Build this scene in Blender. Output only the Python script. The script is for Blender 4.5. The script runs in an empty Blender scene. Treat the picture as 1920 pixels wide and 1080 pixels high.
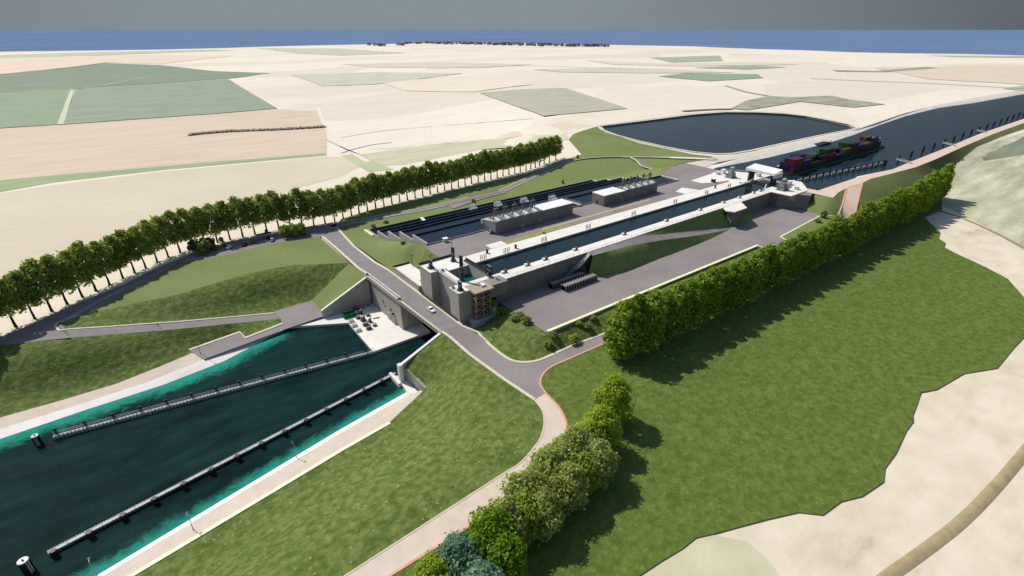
import bpy, bmesh, math, random
from mathutils import Vector, Matrix
from mathutils.geometry import delaunay_2d_cdt
R = math.radians
rnd = random.Random(7)
sc = bpy.context.scene
COL = sc.collection

# ------------------------------------------------------------------ camera, sky, sun, exposure
# World axes: X runs along the lock (upstream), Y to its left bank, Z up; lock coping = 0 m.
F, CZ = 960.0, 85.0
PT = math.atan(485 / 960.0); SP, CP = math.sin(PT), math.cos(PT)
HD = R(37.2)
CAMX, CAMY = -104.117, -161.319
cam_d = bpy.data.cameras.new("camera"); cam = bpy.data.objects.new("camera", cam_d); COL.objects.link(cam)
cam.location = (CAMX, CAMY, CZ); cam.rotation_euler = (math.pi / 2 - PT, 0, -(math.pi / 2 - HD) + R(0))
cam_d.sensor_width = 36; cam_d.lens = 18.0; cam_d.clip_start = 1; cam_d.clip_end = 300000
cam.rotation_euler[2] = -math.atan2(math.sin(HD), math.cos(HD))
sc.camera = cam

SUN_EL, SUN_ROT = R(50), R(-21)
sun_d = bpy.data.lights.new("sun", 'SUN'); sun = bpy.data.objects.new("sun", sun_d); COL.objects.link(sun)
sun_d.energy = 4.45; sun_d.angle = R(0.5); sun_d.color = (1.0, 0.94, 0.85)
sd = Vector((math.sin(SUN_ROT) * math.cos(SUN_EL), math.cos(SUN_ROT) * math.cos(SUN_EL), math.sin(SUN_EL)))
sun.rotation_euler = sd.to_track_quat('Z', 'Y').to_euler(); sun.location = (0, 0, 400)

w = bpy.data.worlds.new("World"); sc.world = w; w.use_nodes = True
nt = w.node_tree; nt.nodes.clear()
def nd(t, kind, **kw):
    n = t.nodes.new(kind)
    for k, v in kw.items(): setattr(n, k, v)
    return n
wo = nd(nt, 'ShaderNodeOutputWorld'); bg = nd(nt, 'ShaderNodeBackground'); bg2 = nd(nt, 'ShaderNodeBackground'); mx = nd(nt, 'ShaderNodeMixShader')
sky = nd(nt, 'ShaderNodeTexSky', sky_type='NISHITA', sun_disc=False, sun_elevation=SUN_EL, sun_rotation=SUN_ROT)
nt.links.new(sky.outputs[0], bg.inputs[0]); bg.inputs[1].default_value = 0.12
tc = nd(nt, 'ShaderNodeTexCoord'); sep = nd(nt, 'ShaderNodeSeparateXYZ'); nt.links.new(tc.outputs['Generated'], sep.inputs[0])
# a grey cloud bank lies along the horizon, carried up out of view as neutral fill light, then thinning out
mr = nd(nt, 'ShaderNodeMapRange', interpolation_type='SMOOTHSTEP'); nt.links.new(sep.outputs[2], mr.inputs[0])
mr.inputs[1].default_value = 0.13; mr.inputs[2].default_value = 0.50; mr.inputs[3].default_value = 0.0; mr.inputs[4].default_value = 1.0
dp = nd(nt, 'ShaderNodeVectorMath', operation='DOT_PRODUCT'); nt.links.new(tc.outputs['Generated'], dp.inputs[0])
az = R(65); dp.inputs[1].default_value = (math.cos(az), math.sin(az), 0)
wn = nd(nt, 'ShaderNodeTexNoise'); wmp = nd(nt, 'ShaderNodeMapping'); wmp.inputs['Scale'].default_value = (2.2, 2.2, 9)
nt.links.new(tc.outputs['Generated'], wmp.inputs[0]); nt.links.new(wmp.outputs[0], wn.inputs[0]); wn.inputs['Scale'].default_value = 1.6; wn.inputs['Detail'].default_value = 4
ad = nd(nt, 'ShaderNodeMath', operation='MULTIPLY_ADD'); nt.links.new(wn.outputs[0], ad.inputs[0]); ad.inputs[1].default_value = 0.10; nt.links.new(dp.outputs['Value'], ad.inputs[2])
cr = nd(nt, 'ShaderNodeValToRGB'); nt.links.new(ad.outputs[0], cr.inputs[0])
e = cr.color_ramp.elements
e[0].position = 0.57; e[0].color = (0.086, 0.107, 0.124, 1)
e[1].position = 1.02; e[1].color = (0.232, 0.272, 0.300, 1)
nt.links.new(cr.outputs[0], bg2.inputs[0]); bg2.inputs[1].default_value = 1.0
nt.links.new(mr.outputs[0], mx.inputs[0]); nt.links.new(bg2.outputs[0], mx.inputs[1]); nt.links.new(bg.outputs[0], mx.inputs[2]); nt.links.new(mx.outputs[0], wo.inputs[0])
sc.view_settings.view_transform = 'Standard'; sc.view_settings.look = 'None'; sc.view_settings.exposure = 0.02; sc.view_settings.gamma = 1.0
sc.view_settings.use_curve_mapping = False

# ------------------------------------------------------------------ surveying helpers
def P(u, v, z):
    """point of the site at height z, surveyed from the photograph (pixel of the 1920 x 1080 picture)"""
    x = (u - 960) / F; y = (540 - v) / F
    d = SP - y * CP
    t = (CZ - z) / max(d, 1e-4)
    a, b = x * t, t * (CP + y * SP)          # right, forward (horizontal)
    ch, sh = math.cos(HD), math.sin(HD)
    return Vector((CAMX + a * ch + b * sh, CAMY - a * sh + b * ch, z))
def S3(s, n, z): return Vector((s, -n, z))
def smooth(a, b, x):
    t = min(1, max(0, (x - a) / (b - a))); return t * t * (3 - 2 * t)
BASE = -14.6
def TZ(x, y):
    n = -y
    far = 0.8 * max(0.0, -n - 230); c = smooth(-5, 12, n)
    left = 14.0 * smooth(165 + 57 * c, 240 + 25 * c + far, x)
    right = 12.2 * smooth(300, 600, x)
    g = smooth(44, 58, n)
    return BASE + left * (1 - g) + right * g
def T(u, v, dz=0.0):
    z = BASE
    for _ in range(30):
        p = P(u, v, z); z = 0.5 * z + 0.5 * (TZ(p.x, p.y) + dz)
    p = P(u, v, z); return p
def inpoly(x, y, poly):
    c = False; j = len(poly) - 1
    for i in range(len(poly)):
        xi, yi = poly[i][0], poly[i][1]; xj, yj = poly[j][0], poly[j][1]
        if (yi > y) != (yj > y) and x < (xj - xi) * (y - yi) / (yj - yi) + xi: c = not c
        j = i
    return c
def catmull(pts, k=6, closed=False):
    out = []; n = len(pts)
    rng = range(n if closed else n - 1)
    for i in rng:
        if closed: p0, p1, p2, p3 = pts[(i - 1) % n], pts[i], pts[(i + 1) % n], pts[(i + 2) % n]
        else: p0, p1, p2, p3 = pts[max(i - 1, 0)], pts[i], pts[i + 1], pts[min(i + 2, n - 1)]
        for j in range(k):
            t = j / k
            out.append(tuple(0.5 * ((2 * b) + (-a + c) * t + (2 * a - 5 * b + 4 * c - d) * t * t + (-a + 3 * b - 3 * c + d) * t ** 3) for a, b, c, d in zip(p0, p1, p2, p3)))
    if not closed: out.append(tuple(pts[-1]))
    return out

# ------------------------------------------------------------------ materials
MATS = {}
def ramp_mat(name, cols, scale=1.0, rough=0.9, bump=0.0, detail=5, coord='pos', spec=0.2, scale2=None, cols2=None, amt2=0.4, stretch=None, metal=0.0, bdist=0.3, lo=0.3, hi=0.7, speck=None, cells=None):
    m = bpy.data.materials.new(name); m.use_nodes = True; t = m.node_tree; bs = t.nodes['Principled BSDF']
    bs.inputs['Roughness'].default_value = rough; bs.inputs['Specular IOR Level'].default_value = spec; bs.inputs['Metallic'].default_value = metal
    if coord == 'pos': src = nd(t, 'ShaderNodeNewGeometry').outputs['Position']
    else: src = nd(t, 'ShaderNodeTexCoord').outputs['Object']
    mp = nd(t, 'ShaderNodeMapping'); t.links.new(src, mp.inputs[0])
    if stretch: mp.inputs['Rotation'].default_value = (0, 0, stretch[3]); mp.inputs['Scale'].default_value = stretch[:3]
    no = nd(t, 'ShaderNodeTexNoise'); no.inputs['Scale'].default_value = scale; no.inputs['Detail'].default_value = detail; no.inputs['Roughness'].default_value = 0.65
    t.links.new(mp.outputs[0], no.inputs['Vector'])
    r = nd(t, 'ShaderNodeValToRGB'); t.links.new(no.outputs[0], r.inputs[0])
    el = r.color_ramp.elements
    while len(el) < len(cols): el.new(0.5)
    for i, c in enumerate(cols):
        el[i].position = lo + (hi - lo) * i / max(1, len(cols) - 1); el[i].color = (*c, 1)
    out = r.outputs[0]
    if cols2:
        n2 = nd(t, 'ShaderNodeTexNoise'); n2.inputs['Scale'].default_value = scale2; n2.inputs['Detail'].default_value = 3
        t.links.new(src, n2.inputs['Vector'])
        r2 = nd(t, 'ShaderNodeValToRGB'); t.links.new(n2.outputs[0], r2.inputs[0])
        r2.color_ramp.elements[0].position = 0.35; r2.color_ramp.elements[0].color = (*cols2[0], 1)
        r2.color_ramp.elements[1].position = 0.65; r2.color_ramp.elements[1].color = (*cols2[1], 1)
        mi = nd(t, 'ShaderNodeMix', data_type='RGBA', blend_type='MIX'); mi.inputs[0].default_value = amt2
        t.links.new(out, mi.inputs[6]); t.links.new(r2.outputs[0], mi.inputs[7]); out = mi.outputs[2]
    if cells:   # (scale, dark, light, amount): patches of differently worked soil
        vc = nd(t, 'ShaderNodeTexVoronoi'); vc.inputs['Scale'].default_value = cells[0]; vc.inputs['Randomness'].default_value = 0.75
        mpc = nd(t, 'ShaderNodeMapping'); mpc.inputs['Rotation'].default_value = (0, 0, 0.55); mpc.inputs['Scale'].default_value = (0.6, 1.3, 0.001); t.links.new(src, mpc.inputs[0]); t.links.new(mpc.outputs[0], vc.inputs['Vector'])
        spc = nd(t, 'ShaderNodeSeparateColor'); t.links.new(vc.outputs['Color'], spc.inputs[0])
        rcx = nd(t, 'ShaderNodeValToRGB'); t.links.new(spc.outputs[0], rcx.inputs[0]); rcx.color_ramp.elements[0].color = (*cells[1], 1); rcx.color_ramp.elements[1].color = (*cells[2], 1); rcx.color_ramp.elements[0].position = .1; rcx.color_ramp.elements[1].position = .6
        mi = nd(t, 'ShaderNodeMix', data_type='RGBA'); mi.inputs[0].default_value = cells[3]; t.links.new(out, mi.inputs[6]); t.links.new(rcx.outputs[0], mi.inputs[7]); out = mi.outputs[2]
    if speck:   # (colour, scale, threshold)
        vn = nd(t, 'ShaderNodeTexVoronoi'); vn.inputs['Scale'].default_value = speck[1]; t.links.new(src, vn.inputs['Vector'])
        mr_ = nd(t, 'ShaderNodeMapRange'); t.links.new(vn.outputs['Distance'], mr_.inputs[0])
        mr_.inputs[1].default_value = speck[2]; mr_.inputs[2].default_value = speck[2] * 0.3; mr_.inputs[3].default_value = 0; mr_.inputs[4].default_value = 1
        n3 = nd(t, 'ShaderNodeTexNoise'); n3.inputs['Scale'].default_value = speck[1] * 0.45; t.links.new(src, n3.inputs['Vector'])
        m3 = nd(t, 'ShaderNodeMapRange'); t.links.new(n3.outputs[0], m3.inputs[0]); m3.inputs[1].default_value = 0.47; m3.inputs[2].default_value = 0.62
        mu = nd(t, 'ShaderNodeMath', operation='MULTIPLY'); t.links.new(mr_.outputs[0], mu.inputs[0]); t.links.new(m3.outputs[0], mu.inputs[1])
        mi = nd(t, 'ShaderNodeMix', data_type='RGBA'); t.links.new(mu.outputs[0], mi.inputs[0]); t.links.new(out, mi.inputs[6]); mi.inputs[7].default_value = (*speck[0], 1); out = mi.outputs[2]
    t.links.new(out, bs.inputs['Base Color'])
    if bump:
        b = nd(t, 'ShaderNodeBump'); b.inputs['Strength'].default_value = bump; b.inputs['Distance'].default_value = bdist
        t.links.new(no.outputs[0], b.inputs['Height']); t.links.new(b.outputs[0], bs.inputs['Normal'])
    MATS[name] = m; return m
def flat(name, c, rough=0.7, metal=0.0, spec=0.3, var=0.12, scale=0.6):
    a = tuple(x * (1 - var) for x in c); b = tuple(min(1, x * (1 + var)) for x in c)
    return ramp_mat(name, [a, b], scale=scale, rough=rough, metal=metal, spec=spec)
GRASS = ramp_mat('grass', [(0.060, 0.092, 0.014), (0.095, 0.135, 0.026), (0.165, 0.205, 0.058)], scale=0.5, detail=9, bump=0.7, bdist=0.8, scale2=0.5, cols2=((0.060, 0.095, 0.014), (0.160, 0.198, 0.058)), amt2=0.42, speck=((0.25, 0.30, 0.11), 0.75, 0.30))
GRASS_LAWN = ramp_mat('lawn', [(0.125, 0.165, 0.050), (0.170, 0.215, 0.076)], scale=0.5, detail=6, bump=0.3, scale2=0.03, cols2=((0.135, 0.165, 0.052), (0.18, 0.225, 0.08)), amt2=0.5)
GRASS_DEEP = ramp_mat('meadow_grass', [(0.055, 0.094, 0.012), (0.092, 0.138, 0.022), (0.150, 0.198, 0.044)], scale=0.55, detail=9, bump=0.8, bdist=0.7, scale2=0.48, cols2=((0.062, 0.104, 0.016), (0.150, 0.196, 0.046)), amt2=0.40, speck=((0.20, 0.25, 0.085), 0.85, 0.28))
ASPH = ramp_mat('asphalt', [(0.205, 0.180, 0.178), (0.265, 0.235, 0.228)], scale=0.9, rough=0.9, detail=9, scale2=0.06, cols2=((0.195, 0.172, 0.166), (0.272, 0.242, 0.232)), amt2=0.55)
ASPH_ROAD = ramp_mat('road_asphalt', [(0.185, 0.168, 0.170), (0.250, 0.225, 0.222)], scale=0.2, rough=0.9, detail=8)
PATHM = ramp_mat('path_sandstone', [(0.52, 0.44, 0.36), (0.62, 0.53, 0.44)], scale=0.25, detail=6)
PINK = ramp_mat('path_pink', [(0.56, 0.42, 0.34), (0.64, 0.50, 0.41)], scale=0.2, detail=6)
RED = flat('red_edge', (0.60, 0.31, 0.235))
KERB = flat('kerb_stone', (0.56, 0.52, 0.40))
KERBY = flat('kerb_yellow', (0.72, 0.70, 0.40))
LAND = ramp_mat('sand_soil', [(0.55, 0.475, 0.365), (0.655, 0.59, 0.475), (0.695, 0.635, 0.53)], scale=0.012, detail=6, scale2=0.11, cols2=((0.585, 0.51, 0.395), (0.70, 0.635, 0.52)), amt2=0.4, stretch=(1, 2.4, 1, 0.5), cells=(0.0042, (0.58, 0.535, 0.43), (0.76, 0.70, 0.60), 0.45))
SANDR = ramp_mat('sand_right', [(0.33, 0.26, 0.15), (0.58, 0.50, 0.37), (0.68, 0.60, 0.47), (0.66, 0.59, 0.47)], scale=0.035, detail=7, scale2=0.12, cols2=((0.46, 0.39, 0.27), (0.66, 0.58, 0.46)), amt2=0.4, stretch=(0.7, 2.0, 1, 0.35), lo=0.29, hi=0.60)
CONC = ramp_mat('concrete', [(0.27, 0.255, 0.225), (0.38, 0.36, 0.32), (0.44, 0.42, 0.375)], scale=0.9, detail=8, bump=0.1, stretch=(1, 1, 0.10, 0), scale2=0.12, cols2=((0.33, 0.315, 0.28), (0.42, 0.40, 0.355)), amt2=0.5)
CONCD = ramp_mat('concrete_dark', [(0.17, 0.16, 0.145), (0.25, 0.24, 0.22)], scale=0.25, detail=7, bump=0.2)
WHITE = ramp_mat('pale_concrete', [(0.62, 0.59, 0.54), (0.76, 0.735, 0.69)], scale=0.5, detail=8, scale2=0.09, cols2=((0.60, 0.57, 0.515), (0.78, 0.755, 0.71)), amt2=0.4)
WHITED = ramp_mat('coping_concrete', [(0.62, 0.60, 0.54), (0.74, 0.715, 0.66)], scale=0.3, detail=6)
STEELD = flat('dark_steel', (0.035, 0.037, 0.040), rough=0.5, metal=0.3)
STEEL = flat('grey_steel', (0.26, 0.27, 0.28), rough=0.5, metal=0.4)
STEELL = flat('light_steel', (0.50, 0.51, 0.50), rough=0.5, metal=0.2)
WPAINT = flat('white_paint', (0.76, 0.76, 0.74), rough=0.5)
TIMBER = ramp_mat('brown_timber', [(0.27, 0.17, 0.115), (0.46, 0.32, 0.23)], scale=1.2, coord='obj')
ROOFB = ramp_mat('brown_roof', [(0.33, 0.27, 0.21), (0.40, 0.33, 0.26)], scale=0.6)
ROOFG = ramp_mat('grey_roof', [(0.22, 0.21, 0.19), (0.28, 0.265, 0.24)], scale=0.4)
BLACK = flat('black_rubber', (0.010, 0.010, 0.011), rough=0.7)
GLASS = flat('dark_glass', (0.012, 0.016, 0.02), rough=0.08, spec=0.6)
GREENP = flat('green_paint', (0.01, 0.20, 0.06), rough=0.4)
BLACKP = flat('black_paint', (0.012, 0.012, 0.014), rough=0.3, spec=0.5)
SILVER = flat('silver_paint', (0.45, 0.46, 0.47), rough=0.3, spec=0.5)
BARKM = ramp_mat('bark', [(0.028, 0.018, 0.012), (0.065, 0.042, 0.028)], scale=2.5, coord='obj')
DIRT = ramp_mat('brown_dirt', [(0.27, 0.21, 0.11), (0.38, 0.31, 0.18)], scale=0.4, detail=6)
CLIFF = ramp_mat('soil_edge', [(0.17, 0.135, 0.075), (0.27, 0.22, 0.14)], scale=0.5)
MACH = ramp_mat('machine_brown', [(0.10, 0.085, 0.07), (0.20, 0.17, 0.145)], scale=1.0)
SEA = ramp_mat('sea', [(0.108, 0.172, 0.285), (0.134, 0.202, 0.318)], scale=0.0006, rough=1.0, spec=0.0, stretch=(1, 1, 1, 0))
def water_mat(name, deep, deep2, shallow=None, rough=0.12, bump=0.25, spec=0.3):
    m = ramp_mat(name, [deep, deep2], scale=0.09, rough=rough, spec=spec, detail=5, stretch=(0.5, 1.4, 1, 0.5))
    t = m.node_tree; bs = t.nodes['Principled BSDF']; g = nd(t, 'ShaderNodeNewGeometry')
    n1 = nd(t, 'ShaderNodeTexNoise'); n1.inputs['Scale'].default_value = 0.5; n1.inputs['Detail'].default_value = 6; n1.inputs['Roughness'].default_value = 0.6
    mp = nd(t, 'ShaderNodeMapping'); mp.inputs['Scale'].default_value = (0.35, 1, 1); mp.inputs['Rotation'].default_value = (0, 0, 0.6)
    t.links.new(g.outputs['Position'], mp.inputs[0]); t.links.new(mp.outputs[0], n1.inputs['Vector'])
    b = nd(t, 'ShaderNodeBump'); b.inputs['Strength'].default_value = bump; b.inputs['Distance'].default_value = 0.5
    t.links.new(n1.outputs[0], b.inputs['Height']); t.links.new(b.outputs[0], bs.inputs['Normal'])
    if shallow:
        at = nd(t, 'ShaderNodeAttribute', attribute_name='shallow')
        ns = nd(t, 'ShaderNodeTexNoise'); ns.inputs['Scale'].default_value = 0.28; ns.inputs['Detail'].default_value = 7; ns.inputs['Roughness'].default_value = 0.7; ns.inputs['Distortion'].default_value = 0.8
        t.links.new(g.outputs['Position'], ns.inputs['Vector'])
        mm = nd(t, 'ShaderNodeMath', operation='MULTIPLY_ADD'); t.links.new(ns.outputs[0], mm.inputs[0]); mm.inputs[1].default_value = 1.5; mm.inputs[2].default_value = -0.75
        a2 = nd(t, 'ShaderNodeMath', operation='ADD'); t.links.new(mm.outputs[0], a2.inputs[0]); t.links.new(at.outputs['Fac'], a2.inputs[1])
        m2 = nd(t, 'ShaderNodeMapRange', interpolation_type='SMOOTHSTEP'); t.links.new(a2.outputs[0], m2.inputs[0]); m2.inputs[1].default_value = 0.30; m2.inputs[2].default_value = 1.15
        old = bs.inputs['Base Color'].links[0].from_socket
        mi = nd(t, 'ShaderNodeMix', data_type='RGBA'); t.links.new(m2.outputs[0], mi.inputs[0]); t.links.new(old, mi.inputs[6]); mi.inputs[7].default_value = (*shallow, 1)
        t.links.new(mi.outputs[2], bs.inputs['Base Color'])
    return m
WATER_LOW = water_mat('canal_water_low', (0.002, 0.011, 0.011), (0.009, 0.034, 0.032), shallow=(0.022, 0.235, 0.175), bump=0.03, spec=0.03, rough=0.08)
WATER_UP = water_mat('canal_water_up', (0.010, 0.024, 0.038), (0.017, 0.035, 0.052), rough=0.12, bump=0.08, spec=0.07)
WATER_BASIN = water_mat('basin_water', (0.007, 0.013, 0.028), (0.011, 0.022, 0.038), rough=0.12, bump=0.08, spec=0.08)
WATER_CH = water_mat('chamber_water', (0.006, 0.015, 0.021), (0.008, 0.022, 0.026), rough=0.12, bump=0.10, spec=0.16)
WATER_WELL = water_mat('well_water', (0.006, 0.075, 0.068), (0.010, 0.10, 0.085), rough=0.15, bump=0.12)
def leaf_mat(name, a, b, c, transl=0.35):
    m = bpy.data.materials.new(name); m.use_nodes = True; t = m.node_tree; t.nodes.clear()
    o = nd(t, 'ShaderNodeOutputMaterial'); df = nd(t, 'ShaderNodeBsdfDiffuse'); tr = nd(t, 'ShaderNodeBsdfTranslucent'); mxs = nd(t, 'ShaderNodeMixShader'); mxs.inputs[0].default_value = transl
    g = nd(t, 'ShaderNodeNewGeometry'); oi = nd(t, 'ShaderNodeObjectInfo'); tcx = nd(t, 'ShaderNodeTexCoord')
    no = nd(t, 'ShaderNodeTexNoise'); no.inputs['Scale'].default_value = 0.45; no.inputs['Detail'].default_value = 2; t.links.new(tcx.outputs['Object'], no.inputs['Vector'])
    a1 = nd(t, 'ShaderNodeMath', operation='MULTIPLY_ADD'); t.links.new(g.outputs['Random Per Island'], a1.inputs[0]); a1.inputs[1].default_value = 0.55; t.links.new(no.outputs[0], a1.inputs[2])
    a3 = nd(t, 'ShaderNodeMath', operation='MULTIPLY_ADD'); t.links.new(oi.outputs['Random'], a3.inputs[0]); a3.inputs[1].default_value = 0.35; t.links.new(a1.outputs[0], a3.inputs[2])
    r = nd(t, 'ShaderNodeValToRGB'); t.links.new(a3.outputs[0], r.inputs[0]); el = r.color_ramp.elements; el.new(0.5)
    for q, (ps, cc) in enumerate(((0.45, a), (0.95, b), (1.35, c))): el[q].position = ps / 1.5; el[q].color = (*cc, 1)
    sc2 = nd(t, 'ShaderNodeMath', operation='DIVIDE'); t.links.new(a3.outputs[0], sc2.inputs[0]); sc2.inputs[1].default_value = 1.5; t.links.new(sc2.outputs[0], r.inputs[0])
    t.links.new(r.outputs[0], df.inputs[0]); t.links.new(r.outputs[0], tr.inputs[0])
    t.links.new(df.outputs[0], mxs.inputs[1]); t.links.new(tr.outputs[0], mxs.inputs[2]); t.links.new(mxs.outputs[0], o.inputs[0])
    return m
LEAF_L = leaf_mat('leaves_dark', (0.20, 0.265, 0.05), (0.36, 0.44, 0.095), (0.54, 0.60, 0.18), 0.58)
LEAF_R = leaf_mat('leaves_bright', (0.12, 0.22, 0.02), (0.25, 0.37, 0.042), (0.42, 0.51, 0.085), 0.5)
LEAF_Y = leaf_mat('leaves_yellowgreen', (0.19, 0.29, 0.02), (0.33, 0.45, 0.045), (0.48, 0.58, 0.10), 0.5)
LEAF_O = leaf_mat('leaves_olive', (0.20, 0.26, 0.050), (0.35, 0.42, 0.10), (0.54, 0.60, 0.22), 0.52)
LEAF_B = leaf_mat('leaves_bluegreen', (0.08, 0.185, 0.10), (0.17, 0.31, 0.19), (0.31, 0.46, 0.31), 0.45)
LEAF_G = leaf_mat('leaves_lime', (0.085, 0.19, 0.01), (0.17, 0.32, 0.018), (0.29, 0.43, 0.045), 0.45)
LEAF_P = leaf_mat('leaves_pale', (0.16, 0.21, 0.06), (0.27, 0.33, 0.11), (0.40, 0.45, 0.18), 0.35)

# ------------------------------------------------------------------ object helpers
class MB:
    def __init__(s): s.v = []; s.f = []
    def add(s, vs, fs):
        o = len(s.v); s.v += [tuple(p) for p in vs]; s.f += [tuple(i + o for i in q) for q in fs]; return s
    def box(s, x0, x1, y0, y1, z0, z1):
        x0, x1 = min(x0, x1), max(x0, x1); y0, y1 = min(y0, y1), max(y0, y1)
        return s.add([(x0, y0, z0), (x1, y0, z0), (x1, y1, z0), (x0, y1, z0), (x0, y0, z1), (x1, y0, z1), (x1, y1, z1), (x0, y1, z1)],
                     [(3, 2, 1, 0), (4, 5, 6, 7), (0, 1, 5, 4), (1, 2, 6, 5), (2, 3, 7, 6), (3, 0, 4, 7)])
    def sn(s, s0, s1, n0, n1, z0, z1): return s.box(s0, s1, -n0, -n1, z0, z1)
    def prism(s, poly, z0, z1):
        """poly: (x,y) counterclockwise; z0/z1 numbers or lists"""
        n = len(poly); a = sum(poly[i][0] * poly[(i + 1) % n][1] - poly[(i + 1) % n][0] * poly[i][1] for i in range(n))
        Z0 = z0 if isinstance(z0, list) else [z0] * n; Z1 = z1 if isinstance(z1, list) else [z1] * n
        if a < 0: poly = poly[::-1]; Z0 = Z0[::-1]; Z1 = Z1[::-1]
        vs = [(p[0], p[1], z) for p, z in zip(poly, Z0)] + [(p[0], p[1], z) for p, z in zip(poly, Z1)]
        fs = [tuple(range(n - 1, -1, -1)), tuple(range(n, 2 * n))] + [(i, (i + 1) % n, n + (i + 1) % n, n + i) for i in range(n)]
        return s.add(vs, fs)
    def beam(s, p, q, wd, ht, up=Vector((0, 0, 1))):
        p, q = Vector(p), Vector(q); d = (q - p).normalized()
        if abs(d.dot(up)) > 0.98: up = Vector((1, 0, 0))
        r = d.cross(up).normalized() * (wd / 2); u = r.cross(d).normalized() * (ht / 2)
        vs = [p - r - u, p + r - u, p + r + u, p - r + u, q - r - u, q + r - u, q + r + u, q - r + u]
        return s.add(vs, [(0, 1, 2, 3), (7, 6, 5, 4), (0, 4, 5, 1), (1, 5, 6, 2), (2, 6, 7, 3), (3, 7, 4, 0)])
    def tube(s, p, q, r0, r1=None, k=8, caps=True):
        r1 = r0 if r1 is None else r1; p, q = Vector(p), Vector(q); d = (q - p).normalized()
        a = d.cross(Vector((0, 0, 1)) if abs(d.z) < 0.95 else Vector((1, 0, 0))).normalized(); b = d.cross(a)
        vs = [p + (a * math.cos(2 * math.pi * i / k) + b * math.sin(2 * math.pi * i / k)) * r0 for i in range(k)] + [q + (a * math.cos(2 * math.pi * i / k) + b * math.sin(2 * math.pi * i / k)) * r1 for i in range(k)]
        fs = [(i, (i + 1) % k, k + (i + 1) % k, k + i) for i in range(k)]
        if caps: fs += [tuple(range(k - 1, -1, -1)), tuple(range(k, 2 * k))]
        return s.add(vs, fs)
    def build(s, name, mat, parent=None, smooth=False, bevel=0.0):
        """vertices are in world space for a parent at rest, or local if parent has prop 'local'"""
        off = Vector((0, 0, 0))
        if parent is not None:
            p = parent
            while p is not None: off += Vector(p.location); p = p.parent
            root = parent
            while root.parent: root = root.parent
            if root.get('_local'): off = Vector((0, 0, 0))
        me = bpy.data.meshes.new(name); me.from_pydata([Vector(v) - off for v in s.v], [], s.f); me.materials.append(mat)
        if smooth:
            for p in me.polygons: p.use_smooth = True
        me.update()
        bm = bmesh.new(); bm.from_mesh(me); bmesh.ops.recalc_face_normals(bm, faces=bm.faces)
        if bevel: bmesh.ops.bevel(bm, geom=list(bm.edges), offset=bevel, segments=2, affect='EDGES', clamp_overlap=True)
        bm.to_mesh(me); bm.free()
        o = bpy.data.objects.new(name, me); COL.objects.link(o)
        if parent is not None: o.parent = parent
        return o
def tag(o, label=None, cat=None, group=None, kind=None):
    if label: o['label'] = label
    if cat: o['category'] = cat
    if group: o['group'] = group
    if kind: o['kind'] = kind
    return o
def thing(name, label, cat, loc=(0, 0, 0), rz=0.0, group=None, local=False):
    o = bpy.data.objects.new(name, None); COL.objects.link(o); o.location = loc; o.rotation_euler = (0, 0, rz); o.empty_display_size = 0.5
    if local: o['_local'] = 1
    return tag(o, label, cat, group)
def copy_tree(o, parent=None):
    c = o.copy(); COL.objects.link(c)
    if parent: c.parent = parent
    for ch in [x for x in o.children]: copy_tree(ch, c)
    return c
ONES = ['', 'first', 'second', 'third', 'fourth', 'fifth', 'sixth', 'seventh', 'eighth', 'ninth', 'tenth', 'eleventh', 'twelfth', 'thirteenth', 'fourteenth', 'fifteenth', 'sixteenth', 'seventeenth', 'eighteenth', 'nineteenth']
TENS = {20: ('twentieth', 'twenty'), 30: ('thirtieth', 'thirty'), 40: ('fortieth', 'forty'), 50: ('fiftieth', 'fifty'), 60: ('sixtieth', 'sixty'), 70: ('seventieth', 'seventy'), 80: ('eightieth', 'eighty')}
def nth(i):
    if i < 20: return ONES[i]
    t = i // 10 * 10
    return TENS[t][0] if i == t else TENS[t][1] + '-' + ONES[i - t]

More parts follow.
